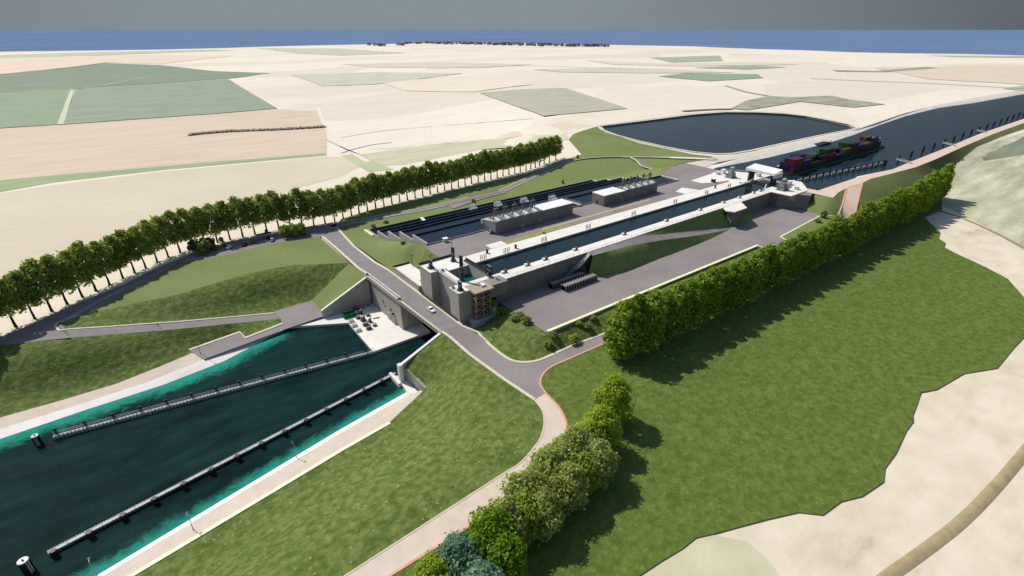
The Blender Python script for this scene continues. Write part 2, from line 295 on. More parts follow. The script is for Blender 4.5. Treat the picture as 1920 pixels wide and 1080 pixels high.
def sheet(name, pts, mat, fill=6.0, skirt=0.0, skirt_mat=None, follow=None, kind='structure', interior=(), p_idw=3.0, dens=True):
    """ground sheet with a surveyed outline; heights between are eased in from the outline (or follow the terrain + dz)"""
    pts = [Vector(p) for p in pts]
    ring = []
    n = len(pts)
    for i in range(n):
        a, b = pts[i], pts[(i + 1) % n]; L = (b.xy - a.xy).length
        k = max(1, int(L / fill)) if fill else 1
        k = min(k, 60)
        for j in range(k): ring.append(a.lerp(b, j / k))
    if follow is not None:
        for q in ring: q.z = TZ(q.x, q.y) + follow
    poly = [(q.x, q.y) for q in ring]
    vs = [Vector(q).xy for q in poly_v(ring)]; zs = [q.z for q in ring]
    es = [(i, (i + 1) % len(ring)) for i in range(len(ring))]
    ctrl = [(q.x, q.y, q.z) for q in ring] + [tuple(q) for q in interior]
    for q in interior: vs.append(Vector((q[0], q[1]))); zs.append(q[2])
    if fill:
        xs = [q[0] for q in poly]; ys = [q[1] for q in poly]
        step = max(fill, math.sqrt((max(xs) - min(xs)) * (max(ys) - min(ys)) / 2500.0))
        yv = min(ys) + step * 0.5; row = 0
        while yv < max(ys):
            xv = min(xs) + step * (0.5 if row % 2 else 0.25)
            while xv < max(xs):
                if inpoly(xv, yv, poly):
                    dmin = 1e18; sw = sz = 0
                    for cx, cy, cz in ctrl:
                        d2 = (cx - xv) ** 2 + (cy - yv) ** 2
                        if d2 < dmin: dmin = d2
                        if follow is None:
                            w_ = 1.0 / (d2 ** (p_idw / 2) + 1e-6); sw += w_; sz += w_ * cz
                    if dmin > (step * 0.45) ** 2:
                        vs.append(Vector((xv, yv))); zs.append(TZ(xv, yv) + follow if follow is not None else sz / sw)
                xv += step
            yv += step * 0.87; row += 1
    ov, oe, of, oo, _, _ = delaunay_2d_cdt(vs, es, [], 0, 1e-4)
    V = []
    for q, src in zip(ov, oo):
        if src: V.append((q.x, q.y, zs[src[0]]))
        else:
            k = min(range(len(vs)), key=lambda i: (vs[i] - q).length_squared); V.append((q.x, q.y, zs[k]))
    Fs = []
    for f in of:
        cx = sum(V[i][0] for i in f) / len(f); cy = sum(V[i][1] for i in f) / len(f)
        if inpoly(cx, cy, poly): Fs.append(tuple(f))
    m = MB(); m.add(V, Fs)
    o = finish_sheet(m, name, mat)
    tag(o, kind=kind)
    if skirt:
        sk = MB(); k = len(ring)
        for i in range(k):
            a, b = ring[i], ring[(i + 1) % k]
            sk.add([a, b, (b.x, b.y, b.z - skirt), (a.x, a.y, a.z - skirt)], [(0, 1, 2, 3)])
        so = sk.build(name + '_edge', skirt_mat or mat); tag(so, kind=kind)
    return o
def poly_v(ring): return [Vector((q.x, q.y, 0)) for q in ring]
def finish_sheet(m, name, mat, smooth_=True):
    me = bpy.data.meshes.new(name); me.from_pydata(m.v, [], m.f); me.materials.append(mat)
    bm = bmesh.new(); bm.from_mesh(me)
    bmesh.ops.remove_doubles(bm, verts=bm.verts, dist=0.0005)
    loose = [v for v in bm.verts if not v.link_faces]
    if loose: bmesh.ops.delete(bm, geom=loose, context='VERTS')
    for f in bm.faces:
        if f.normal.z < 0: f.normal_flip()
        f.smooth = smooth_
    bm.to_mesh(me); bm.free()
    o = bpy.data.objects.new(name, me); COL.objects.link(o); return o
def PP(l): return [P(*q) for q in l]
def TT(l): return [T(*q) for q in l]
def offset_line(pts, d):
    out = []
    for i in range(len(pts)):
        a = pts[max(i - 1, 0)]; b = pts[min(i + 1, len(pts) - 1)]; t = (b.xy - a.xy)
        if t.length < 1e-6: t = Vector((1, 0))
        t.normalize(); out.append(Vector((pts[i].x - t.y * d, pts[i].y + t.x * d, pts[i].z)))
    return out
def strip(name, line, d0, d1, mat, lift=0.0, thick=0.0, kind='structure'):
    """a band alongside a line, between the lateral offsets d0 and d1, as a sheet or (thick) a raised kerb"""
    line = [Vector(p) for p in line]; A = offset_line(line, d0); B = offset_line(line, d1); k = len(line); m = MB()
    for i in range(k - 1):
        a, b, c, d = A[i], A[i + 1], B[i + 1], B[i]; U = Vector((0, 0, lift))
        m.add([a + U, b + U, c + U, d + U], [(0, 1, 2, 3)])
        if thick:
            W = Vector((0, 0, lift - thick))
            m.add([a + U, b + U, b + W, a + W], [(3, 2, 1, 0)]); m.add([d + U, c + U, c + W, d + W], [(0, 1, 2, 3)])
    o = finish_sheet(m, name, mat, smooth_=not thick); tag(o, kind=kind); return o
# ================================================================== THE SETTING
# ---- outline of the low channel, where the land sheet is cut open
HOLE_LOW = [S3(-420, 100, BASE)] + [P(-500, 745, -14)] + [P(*q) for q in [(0, 652, -14), (117, 613, -14), (160, 592, -14), (233, 575, -14), (333, 554, -14), (467, 514, -14), (550, 499, -14), (640, 496, -14)]] + \
    [S3(-24, -41, BASE), S3(-17, -41, BASE), S3(-14, -11, BASE), S3(-14, 20, BASE), S3(-25, 23, BASE)] + [P(*q) for q in [(880, 668, -13), (945, 716, -13), (992, 752, -13), (1006, 778, -13), (1006, 800, -13), (998, 830, -13), (972, 862, -13), (910, 908, -13), (765, 1000, -13), (300, 1290, -13)]]
CAN_L = [(1338, 315.5, -2), (1400, 303.5, -2), (1440, 295.5, -2), (1500, 281, -2), (1550, 269, -2), (1600, 253, -2), (1650, 234, -2), (1700, 217, -2), (1760, 202, -2), (1830, 192, -2), (1920, 176, -2), (2100, 144, -2), (2350, 112, -2)]
CAN_R = [(1507, 354.5, -2), (1534, 359.6, -2), (1606, 335, -2), (1671, 321.6, -2), (1711, 305, -2), (1779, 278, -2), (1833, 255, -2), (1920, 225, -2), (2050, 190, -2), (2350, 128, -2)]
LAKE = [(1127, 239, -2), (1133, 246, -2), (1160, 256.5, -2), (1200, 267, -2), (1250, 278.5, -2), (1300, 287.5, -2), (1340, 291.5, -2), (1368, 290.5, -2), (1410, 283.5, -2), (1470, 270, -2), (1530, 257, -2), (1580, 247.5, -2), (1604, 242.5, -2), (1590, 236, -2), (1550, 227.5, -2), (1510, 220, -2), (1470, 215.5, -2), (1420, 213, -2), (1360, 212.5, -2), (1300, 217, -2), (1200, 230, -2)]
CANL_W = [Vector(q) for q in offset_line(PP(CAN_L), 5.5)]
# ---- land: one sheet out to the coast
COAST = [(-900, 150), (-500, 118), (-200, 104), (0, 97), (150, 95), (300, 93), (420, 90), (480, 88), (590, 85), (700, 83), (800, 81), (900, 80), (1000, 81), (1140, 84), (1300, 87), (1420, 92), (1500, 94), (1600, 98), (1700, 100), (1800, 101), (1920, 104), (2100, 108), (2500, 118), (2900, 150)]
coast = [T(u, v) for u, v in COAST]
near = [S3(CAMX + 700, 420, BASE), S3(CAMX - 60, 420, BASE), S3(CAMX - 250, 330, BASE), S3(CAMX - 420, 120, BASE), S3(CAMX - 420, -150, BASE)]
outline = coast + near
for q in outline: q.z = TZ(q.x, q.y)
def land_sheet():
    holes = [HOLE_LOW, list(CANL_W) + [q for q in reversed(PP(CAN_R))], PP(LAKE)]
    vs, zs, es = [], [], []
    for lp in [outline] + holes:
        o = len(vs); k = len(lp)
        for q in lp: vs.append(Vector((q.x, q.y))); zs.append(TZ(q.x, q.y))
        es += [(o + i, o + (i + 1) % k) for i in range(k)]
    op = [(q.x, q.y) for q in outline]; hp = [[(q.x, q.y) for q in h] for h in holes]
    for v in list(range(84, 130, 8)) + list(range(130, 420, 14)) + list(range(420, 1500, 40)):
        for u in range(-900, 2900, 50):
            q = T(u, v)
            if inpoly(q.x, q.y, op) and not any(inpoly(q.x, q.y, h) for h in hp): vs.append(q.xy); zs.append(q.z)
    for i in range(12):
        for j in range(46):
            x_, y_ = 160 + i * 8, -96 + j * 8
            if not any(inpoly(x_, y_, h) for h in hp): vs.append(Vector((x_, y_))); zs.append(TZ(x_, y_))
    for i in range(60):
        for n_ in (43, 47, 51, 55, 59):
            x_ = 240 + i * 14
            if not any(inpoly(x_, -n_, h) for h in hp): vs.append(Vector((x_, -n_))); zs.append(TZ(x_, -n_))
    ov, oe, of, oo, _, _ = delaunay_2d_cdt(vs, es, [], 0, 1e-4)
    V = [(q.x, q.y, TZ(q.x, q.y)) for q in ov]; Fs = []
    for f in of:
        cx = sum(V[i][0] for i in f) / len(f); cy = sum(V[i][1] for i in f) / len(f)
        if inpoly(cx, cy, op) and not any(inpoly(cx, cy, h) for h in hp): Fs.append(tuple(f))
    m = MB(); m.add(V, Fs); tag(finish_sheet(m, 'ground', LAND), kind='structure')
land_sheet()
m = MB(); K = 96
m.add([(140000 * math.cos(2 * math.pi * i / K), 140000 * math.sin(2 * math.pi * i / K), BASE - 5) for i in range(K)], [tuple(range(K))])
# the sea is a ring: nothing of it lies under the site
ri = MB(); ins = [S3(CAMX, 161, 0) + Vector((math.cos(2 * math.pi * i / K) * 900, math.sin(2 * math.pi * i / K) * 900, 0)) for i in range(K)]
for i in range(K):
    j = (i + 1) % K
    ri.add([(ins[i].x, ins[i].y, BASE - 36), (ins[j].x, ins[j].y, BASE - 36), m.v[j], m.v[i]], [(0, 1, 2, 3)])
def sea():
    mm = MB(); rads = [1500, 4000, 12000, 40000, 160000]
    for a, b in zip(rads, rads[1:]):
        for i in range(K):
            t0, t1 = 2 * math.pi * i / K, 2 * math.pi * (i + 1) / K
            mm.add([(a * math.cos(t0), a * math.sin(t0), BASE - 14), (b * math.cos(t0), b * math.sin(t0), BASE - 14), (b * math.cos(t1), b * math.sin(t1), BASE - 14), (a * math.cos(t1), a * math.sin(t1), BASE - 14)], [(0, 1, 2, 3)])
    tag(finish_sheet(mm, 'sea', SEA), kind='structure')
sea()

# ---- fields lying on the plain
def field(name, px, c1, c2, dz=0.10, scale=0.02, stretch=None, fill=30.0, amt=None):
    mt = ramp_mat(name + '_soil', [c1, c2], scale=scale, detail=6, stretch=stretch)
    dz += 0.5 if max(v for _, v in px) < 260 else 0.0
    return sheet(name, TT([(u, v, dz) for u, v in px]), mt, fill=fill, follow=dz)
G1c = (0.20, 0.27, 0.175)
ST = (1, 5, 1, 0.75)
field('field', [(-400, 246), (0, 240), (108, 233), (118, 233), (300, 221), (520, 205), (600, 209), (612, 240), (613, 288), (320, 309), (0, 338), (-400, 376)], (0.52, 0.42, 0.31), (0.60, 0.50, 0.38), 0.08, 0.015, (1, 6, 1, 0.62))
field('field', [(-400, 382), (0, 362), (100, 347), (300, 322), (612, 293), (700, 300), (640, 330), (400, 395), (200, 470), (0, 520), (-400, 660)], (0.52, 0.46, 0.335), (0.59, 0.53, 0.40), 0.10, 0.01)
field('field', [(-400, 376), (0, 338), (320, 310), (610, 287), (613, 291), (300, 319), (100, 342), (0, 360), (-400, 402)], (0.22, 0.30, 0.15), (0.34, 0.39, 0.22), 0.14, 0.03, (1, 8, 1, 0.62))
field('field', [(-400, 150), (0, 140), (100, 131), (200, 118), (300, 122), (400, 133), (505, 137), (440, 146), (300, 156), (165, 163), (135, 168), (0, 172), (-400, 186)], (0.165, 0.215, 0.155), (0.225, 0.28, 0.19), 0.14, 0.012, ST)
field('field', [(-400, 188), (0, 173), (134, 167), (108, 233), (0, 240), (-400, 250)], G1c, (0.28, 0.345, 0.215), 0.16, 0.02, ST)
field('field', [(142, 167), (164, 164), (300, 157), (428, 148), (470, 174), (520, 203), (400, 213), (300, 220), (118, 233)], (0.20, 0.255, 0.18), (0.30, 0.335, 0.25), 0.16, 0.02, ST)
field('field', [(0, 103), (200, 97), (400, 93), (440, 95), (250, 101), (90, 107), (0, 109)], (0.36, 0.42, 0.30), (0.44, 0.48, 0.36), 0.16)
field('field', [(480, 90), (640, 91), (760, 99), (640, 104), (560, 100)], (0.40, 0.42, 0.32), (0.50, 0.50, 0.40), 0.16)
field('field', [(545, 140), (700, 135), (868, 137), (800, 146), (700, 158), (605, 161)], (0.44, 0.44, 0.33), (0.53, 0.52, 0.40), 0.16)
field('field', [(900, 174), (1060, 165), (1120, 184), (1176, 203), (1100, 210), (1020, 217), (965, 198)], (0.33, 0.33, 0.24), (0.47, 0.455, 0.35), 0.16, 0.02, ST)
field('field', [(1218, 108), (1350, 104), (1356, 114), (1260, 117)], (0.31, 0.35, 0.25), (0.37, 0.40, 0.29), 0.16)
field('field', [(1235, 143), (1285, 137), (1420, 139), (1432, 146), (1330, 152)], (0.20, 0.30, 0.19), (0.28, 0.36, 0.24), 0.16)
field('field', [(1300, 127), (1400, 122), (1475, 126), (1400, 130)], (0.26, 0.33, 0.24), (0.32, 0.39, 0.28), 0.16)
field('field', [(1370, 203), (1400, 188), (1440, 180), (1490, 182), (1560, 179), (1590, 186), (1660, 195), (1600, 201), (1500, 190), (1440, 200), (1400, 206)], (0.20, 0.20, 0.15), (0.42, 0.41, 0.31), 0.16, 0.05)
field('field', [(1560, 131), (1640, 133), (1740, 125), (1760, 128), (1660, 135), (1570, 134)], (0.22, 0.21, 0.17), (0.36, 0.34, 0.27), 0.16, 0.05)
field('field', [(660, 292), (760, 277), (900, 262), (1062, 252), (1066, 262), (900, 280), (760, 308), (700, 312)], (0.44, 0.43, 0.29), (0.56, 0.53, 0.38), 0.15, 0.03, (1, 5, 1, 0.2))
field('field', [(640, 292), (668, 289), (740, 318), (690, 322)], (0.36, 0.41, 0.24), (0.45, 0.48, 0.30), 0.17)
field('field', [(690, 280), (1060, 228), (1110, 236), (1064, 250), (880, 262), (730, 279)], (0.58, 0.49, 0.36), (0.65, 0.56, 0.43), 0.12)
field('field', [(1000, 130), (1150, 126), (1300, 132), (1380, 136), (1200, 137), (1050, 135)], (0.46, 0.45, 0.35), (0.56, 0.53, 0.42), 0.13)
field('field', [(640, 120), (800, 116), (1000, 121), (900, 127), (700, 126)], (0.60, 0.53, 0.42), (0.52, 0.48, 0.37), 0.11)
field('field', [(1100, 113), (1240, 119), (1420, 116), (1500, 121), (1300, 124), (1150, 121)], (0.55, 0.48, 0.39), (0.62, 0.55, 0.45), 0.11)
field('field', [(1640, 127), (1920, 122), (2100, 130), (1920, 158), (1740, 148)], (0.56, 0.47, 0.36), (0.62, 0.53, 0.41), 0.11)
field('field', [(1740, 104), (1920, 105), (1990, 109), (1800, 107)], (0.30, 0.36, 0.26), (0.40, 0.44, 0.33), 0.16)
field('field', [(0, 109), (250, 102), (440, 104), (300, 120), (200, 117), (120, 127), (0, 139)], (0.60, 0.49, 0.38), (0.68, 0.57, 0.45), 0.10)
field('field', [(700, 150), (880, 146), (1000, 158), (890, 172), (760, 170)], (0.62, 0.55, 0.43), (0.69, 0.62, 0.50), 0.10)
field('field', [(1880, 166), (1920, 160), (2000, 162), (2000, 172), (1920, 170)], (0.30, 0.36, 0.26), (0.40, 0.44, 0.33), 0.16)
# tracks, ditches
def track(name, px, wd, mat, dz=0.2):
    dz += 0.6 if max(v for _, v in px) < 250 else 0.0
    line = [T(u, v, dz) for u, v in catmull(px, 5)]
    return strip(name, line, -wd / 2, wd / 2, mat)
TRK = flat('farm_track', (0.68, 0.61, 0.50)); DITCH = flat('ditch_soil', (0.17, 0.15, 0.115)); PURP = flat('ditch_water', (0.26, 0.23, 0.33))
track('farm_track', [(596, 200), (610, 235), (640, 272), (690, 303)], 5, TRK)
track('farm_track', [(136, 168), (128, 190), (113, 233)], 6, flat('pale_track', (0.44, 0.48, 0.34)))
track('ditch', [(1520, 147), (1640, 152), (1760, 157), (1920, 166), (2050, 172)], 5, DITCH)
track('ditch', [(612, 262), (650, 280), (690, 295)], 1.6, flat('faint_furrow', (0.40, 0.36, 0.28)))
track('stream', [(640, 287), (665, 279), (700, 271), (735, 267)], 2.2, PURP)
track('ditch', [(640, 258), (720, 245), (850, 234), (1000, 222)], 1.6, flat('furrow', (0.46, 0.39, 0.28)))
track('ditch', [(1280, 208), (1330, 205), (1372, 204)], 8, DITCH)
track('ditch', [(1360, 160), (1400, 172), (1440, 179)], 6, flat('faint_ditch', (0.42, 0.38, 0.28)))
track('farm_track', [(0, 172), (160, 140 + 24), (300, 142), (505, 138)], 5, flat('mid_track', (0.36, 0.40, 0.28)))
track('ditch', [(0, 139), (100, 130), (200, 117)], 8, flat('hedge_line', (0.24, 0.22, 0.15)))
track('ditch', [(800, 129), (1000, 123), (1190, 131)], 5, flat('far_line', (0.46, 0.40, 0.31)))

# ---- right-hand farmland and meadow
field('field', [(1742, 372), (1765, 332), (1792, 312), (1814, 290), (1840, 275), (1880, 262), (1920, 248), (2200, 170), (2300, 300), (2300, 560), (1920, 470), (1850, 425)], (0.24, 0.27, 0.15), (0.60, 0.57, 0.42), 0.10, 0.02, (1, 4.5, 1, 0.35), fill=14)
sheet('field', TT([(u, v, .2) for u, v in [(1800, 300), (1870, 270), (1960, 245), (2100, 215), (2120, 300), (1920, 290)]]), ramp_mat('dark_crop', [(0.15, 0.18, 0.12), (0.23, 0.25, 0.17)], scale=0.02, stretch=(1, 5, 1, 0.35)), fill=14, follow=0.18)
sheet('sandy_ground', TT([(u, v, .1) for u, v in [(1735, 395), (1800, 405), (1860, 432), (1920, 470), (2400, 600), (2600, 900), (2300, 1500), (1100, 1500), (1150, 1100), (1290, 1010), (1560, 935), (1650, 870), (1700, 760), (1860, 670), (1890, 600), (1800, 470)]]), SANDR, fill=14, follow=0.09)
sheet('field', TT([(u, v, .1) for u, v in [(1190, 1090), (1275, 1022), (1330, 1002), (1400, 1015), (1440, 1050), (1500, 1130), (1300, 1300), (1100, 1200)]]), ramp_mat('pale_green_soil', [(0.40, 0.41, 0.27), (0.56, 0.52, 0.37)], scale=0.06, detail=6), fill=8, follow=0.16)
track('ditch', [(1740, 388), (1800, 407), (1860, 433), (1935, 472)], 2.0, flat('field_edge_soil', (0.30, 0.24, 0.13)), 0.3)
berm_l = [(1640, 1090), (1653, 1080), (1723, 1030), (1790, 977), (1853, 913), (1920, 833), (2010, 720), (2100, 640)]
def berm():
    c = [T(u + 14, v, 0.0) for u, v in catmull(berm_l, 10)]
    offs = [(-1.3, 0.03), (-0.7, 0.5), (0.45, 0.42), (1.3, 0.03)]; m = MB(); L = [offset_line(c, -d) for d, _ in offs]; hts = [h for _, h in offs]
    for i in range(len(c) - 1):
        for k in range(3):
            q = [L[k][i], L[k][i + 1], L[k + 1][i + 1], L[k + 1][i]]; hz = [hts[k], hts[k], hts[k + 1], hts[k + 1]]
            m.add([(p.x, p.y, BASE + 0.1 + h + 0.0) for p, h in zip(q, hz)], [(0, 1, 2, 3)])
    bo = finish_sheet(m, 'dirt_bank', DIRT); tag(bo, kind='structure')
berm()
RZ = -13.0
ROAD_LOW = [(1140, 637), (1130, 645), (1073, 670), (1033, 688), (1017, 703), (1013, 720), (1023, 737), (1050, 767), (1062, 797), (1057, 820), (1037, 843), (1000, 890), (940, 940), (887, 980), (847, 1007), (730, 1080), (560, 1190), (380, 1310)]
ROAD_UP_R = [(897, 623), (920, 647), (950, 670), (973, 678), (1000, 677), (1027, 668), (1073, 647), (1140, 622)]
ROAD_UP_L = [(835, 632), (880, 665), (945, 712), (1002, 750), (1017, 770), (1020, 797), (1010, 827), (973, 870), (930, 897), (647, 1080), (480, 1190), (300, 1310)]
low_edge = [P(u, v, RZ) for u, v in ROAD_LOW]
cliff = [(1990, 620), (1920, 633), (1903, 650), (1870, 690), (1808, 700), (1777, 718), (1757, 730), (1727, 735), (1720, 757), (1712, 778), (1713, 790), (1700, 807), (1680, 850), (1660, 877), (1657, 903), (1617, 930), (1577, 940), (1543, 965), (1497, 960), (1440, 973), (1387, 987), (1340, 1000), (1305, 1008), (1280, 1028), (1240, 1052), (1190, 1085), (1100, 1150), (900, 1290), (700, 1400)]
cliff2 = [(1733, 407), (1763, 435), (1760, 447), (1773, 455), (1770, 463), (1797, 477), (1847, 500), (1890, 523), (1920, 557), (1950, 590)]
MZ = -13.3
meadow = [P(u, v, RZ) for u, v in ROAD_LOW] + [P(u, v, MZ - .85) for u, v in reversed(cliff)] + [P(u, v, MZ - .8) for u, v in reversed(cliff2)] + [S3(300, 66, MZ), S3(230, 66, MZ), S3(120, 66, MZ), S3(20, 63, MZ)]
sheet('meadow', meadow, GRASS_DEEP, fill=6, skirt=0.7, skirt_mat=CLIFF)

# ---- low canal: water, banks, paths
WL = -27.0
WR = [(-189, 1300), (178, 1080), (500, 887), (640, 803), (765, 733)]
WLft = [(-500, 1010), (-250, 912), (0, 823), (150, 772), (310, 720), (420, 677), (513, 628)]
def low_water():
    right = [P(u, v, WL) for u, v in WR]; left = [P(u, v, WL) for u, v in WLft]
    ring = left + [P(545, 612, WL), P(580, 596, WL), S3(-30, -40, WL), S3(-18, -11, WL), S3(-18, 22, WL), S3(-46, 22, WL)] + list(reversed(right)) + [S3(-330, 40, WL), S3(-330, -30, WL)]
    poly = [(q.x, q.y) for q in ring]
    def dist(p, l):
        best = 1e9
        for a, b in zip(l, l[1:]):
            d = (b - a).xy; t = max(0, min(1, (p - a.xy).dot(d) / d.length_squared)); best = min(best, (p - a.xy - d * t).length)
        return best
    vs = []; es = []
    rr = []
    for i in range(len(ring)):
        a, b = ring[i], ring[(i + 1) % len(ring)]; k = max(1, int((b - a).length / 3))
        rr += [a.lerp(b, j / k).xy for j in range(k)]
    vs = list(rr); es = [(i, (i + 1) % len(rr)) for i in range(len(rr))]
    y = -60
    while y < 60:
        x = -330
        while x < -14:
            if inpoly(x, y, poly): vs.append(Vector((x, y)))
            x += 2.0
        y += 2.0
    ov, _, of, oo, _, _ = delaunay_2d_cdt(vs, es, [], 0, 1e-4)
    Fs = []
    for f in of:
        c = sum((ov[i] for i in f), Vector((0, 0))) / len(f)
        if inpoly(c.x, c.y, poly): Fs.append(tuple(f))
    m = MB(); m.add([(q.x, q.y, WL) for q in ov], Fs)
    me = bpy.data.meshes.new('canal_water'); me.from_pydata(m.v, [], m.f); me.materials.append(WATER_LOW)
    at = me.attributes.new('shallow', 'FLOAT', 'POINT')
    lw = left; rw = right
    for i, q in enumerate(ov):
        a = dist(q, lw); b = dist(q, rw)
        at.data[i].value = max(max(0.0, 1.25 - a / 9.5), max(0.0, 1.05 - b / 6.5))
    bm = bmesh.new(); bm.from_mesh(me)
    for f in bm.faces:
        if f.normal.z < 0: f.normal_flip()
        f.smooth = True
    bm.to_mesh(me); bm.free()
    o = bpy.data.objects.new('canal_water', me); COL.objects.link(o); tag(o, kind='structure')
low_water()
A = [P(u, v, -27.15) for u, v in WR]
B = [P(u, v, -25.9) for u, v in [(-174, 1300), (193, 1080), (500, 895.5), (640, 811), (771, 737)]]
Cc = [P(u, v, -25.8) for u, v in [(-140, 1300), (227, 1080), (500, 917), (640, 832), (777, 743)]]
D = [P(u, v, -25.4) for u, v in [(-124, 1300), (243, 1080), (500, 927), (640, 843), (730, 792), (798, 729)]]
def ladder(name, a, b, mat):
    m = MB(); k = min(len(a), len(b))
    for i in range(k - 1): m.add([a[i], a[i + 1], b[i + 1], b[i]], [(0, 1, 2, 3)])
    o = finish_sheet(m, name, mat, smooth_=False); tag(o, kind='structure'); return o
ladder('canal_bank', A, B, WHITE)
sheet('towpath', B + list(reversed(D)), PATHM, fill=8)
strip('kerb', D[:-1] , -0.9, 0.25, flat('kerb_cream', (0.78, 0.76, 0.56)), lift=0.22, thick=0.3)
AL = [P(u, v, -27.15) for u, v in WLft]
BL = PP([(-500, 980, -26.7), (-250, 888, -26.7), (0, 804, -26.7), (150, 758, -26.7), (275, 717, -26.6), (387, 672, -26.1), (530, 618, -25.9)])
DL = [P(u, v, -26.2 if u < 250 else -25.5) for u, v in [(-500, 955), (-250, 866), (0, 783), (110, 752), (217, 720), (300, 687), (360, 662)]]
ladder('canal_bank', AL, BL, WHITE)
sheet('towpath', BL[:6] + list(reversed(DL)), PATHM, fill=8)
sheet('service_yard', PP([(355, 657, -25.4), (450, 623, -25.3), (460, 634, -25.3), (530, 607, -25.2), (515, 584, -25), (585, 563, -25), (612, 591, -25), (534, 617.5, -25.6), (383, 673, -25.6)]), ASPH, fill=8)
strip('kerb', PP([(355, 656, -25.4), (450, 622.5, -25.3), (460, 633.5, -25.3), (530, 606.5, -25.2)]), -0.7, 0.5, KERB, lift=0.2, thick=0.25)
# quay apron under the bridge
AP = [S3(-67.5, -41.6, 0), S3(-51.5, -46.5, 0), S3(-47, -40.6, 0), S3(-29, -40.6, 0), S3(-22, -12, 0), S3(-22, -2.7, 0), S3(-46.8, -2.7, 0), S3(-46.2, -29.6, 0)]
m = MB(); m.prism([(p.x, p.y) for p in AP], -31, -26.0); tag(m.build('quay_apron', WHITE), kind='structure')
# bank slopes, right
G1 = list(D[:-1]) + [P(797, 729.5, -23.4), P(757, 688, -20.2), S3(-46.2, 21.3, -19.2), S3(-29.2, 21.3, -12.3), P(840, 633, -12.4)] + [P(u, v, RZ) for u, v in ROAD_UP_L[1:]]
sheet('grass_bank', G1, GRASS, fill=5)
# bank slopes, left
SVC_T = [(117, 618, -14.0), (150, 616, -14.6), (200, 613, -15.8), (267, 608, -17.8), (333, 603.5, -19.6), (420, 596, -22.3), (515, 587, -25)]
SVC_B = [(0, 647, -14.0), (60, 641, -14.0), (133, 633, -14.3), (233, 625, -16.6), (333, 617, -19.6), (430, 607, -22.4), (527, 597.5, -25)]
sheet('service_road', PP([(117, 606, -13.9), (108, 612, -13.9)] + SVC_T + list(reversed(SVC_B[2:]))), ASPH_ROAD, fill=6)
sheet('grass_bank', PP([(-400, 690, -14)] + SVC_B + [(530, 606, -25.3), (460, 633, -25.4), (450, 622, -25.4), (355, 656, -25.5)]) + list(reversed(DL)), GRASS, fill=5)
BRK = [(125, 607, -13.95), (160, 590, -13.9), (233, 573, -13.9), (333, 552, -13.9), (467, 512, -13.8), (550, 497, -13.6), (655, 493, -13.2)]
sheet('grass_bank', PP(BRK + [(585, 563, -25), (515, 583, -25)] + list(reversed(SVC_T))), GRASS, fill=5)
sheet('grass_bank', [P(655, 493, -13.2), P(688, 517.5, -12.4), S3(-53.5, -39.6, -22.3), P(608, 590, -25), P(585, 563, -25)], GRASS_LAWN, fill=4)
LR_LOW = [(103, 613), (110, 605), (125, 601), (200, 567), (290, 517), (333, 493), (397, 483), (483, 463), (583, 443), (600, 445)]
sheet('lawn', [P(655, 493, -13.2), P(600, 445, -13.9)] + [P(u, v, -14) for u, v in reversed(LR_LOW[1:-1])] + PP(BRK[:-1]), GRASS_LAWN, fill=6)
LR_TOP = [(-400, 740), (0, 632), (60, 608), (117, 580), (175, 556), (233, 533), (283, 507), (360, 475), (433, 452), (527, 436), (580, 424), (633, 415)]
sheet('road', [P(u, v, -14) for u, v in LR_TOP] + [P(u, v, -14) for u, v in [(628, 428), (614, 436)]] + [P(u, v, -14) for u, v in reversed(LR_LOW)] + [P(u, v, -14) for u, v in [(133, 633), (60, 641), (0, 648), (-400, 760)]], ASPH_ROAD, fill=8)
strip('kerb', [P(u, v, z) for u, v, z in [(150, 590, -13.95), (125, 600, -13.95), (108, 606, -13.95), (104, 612, -13.95), (112, 619, -13.95)]] + PP([(133, 616.5, -14.2), (200, 612.5, -15.7), (267, 607.5, -17.7), (333, 603, -19.5), (420, 595.5, -22.2), (515, 586.5, -24.9)]), -0.5, 0.3, KERB, lift=0.15, thick=0.25)
# road from the junction over the bridge and down to the path
def road_line(px): return PP(px)
RL = road_line([(604, 443, -13.9), (632, 467, -13.3), (672, 503, -12.4)])
RR = road_line([(632, 427, -13.9), (645, 441, -13.6), (663, 461, -13.0), (702, 491, -12.4)])
sheet('road', RL + [S3(-31.6, -41.5, -12.02), S3(-21.4, -41.5, -12.02)] + list(reversed(RR)), ASPH_ROAD, fill=5)
strip('kerb', RL + [S3(-30.6, -40, -12.0)], -0.5, 0.7, KERB, lift=0.14, thick=0.3)
strip('kerb', RR + [S3(-21.6, -40, -12.0)], -0.7, 0.5, KERB, lift=0.14, thick=0.3)
sheet('road', [S3(-29.5, 20.8, -12.02), P(880, 665, -12.8)] + [P(u, v, RZ) for u, v in ROAD_UP_L[2:4]] + [P(1023, 737, RZ)] + [P(u, v, RZ) for u, v in reversed(ROAD_LOW[0:6])] + [P(u, v, RZ) for u, v in reversed(ROAD_UP_R[1:])] + [P(899, 629, -12.6), S3(-21.2, 20.8, -12.02)], ASPH, fill=5)
sheet('path', [P(u, v, RZ) for u, v in ROAD_UP_L[3:]] + [P(u, v, RZ) for u, v in reversed(ROAD_LOW[6:])], PATHM, fill=5)
strip('kerb', [P(u, v, RZ) for u, v in catmull(ROAD_LOW[1:], 4)], -0.25, 0.35, RED, lift=0.12, thick=0.2)
strip('kerb', [S3(-29.3, 21, -12.0), S3(-28.6, 26, -12.3), P(880, 665, -12.75)] + [P(u, v, RZ) for u, v in ROAD_UP_L[2:4]], -0.35, 0.75, KERB, lift=0.13, thick=0.25)
strip('kerb', [P(u, v, RZ) for u, v in catmull(ROAD_UP_L[3:], 4)], -0.2, 0.2, PATHM, lift=0.08, thick=0.2)
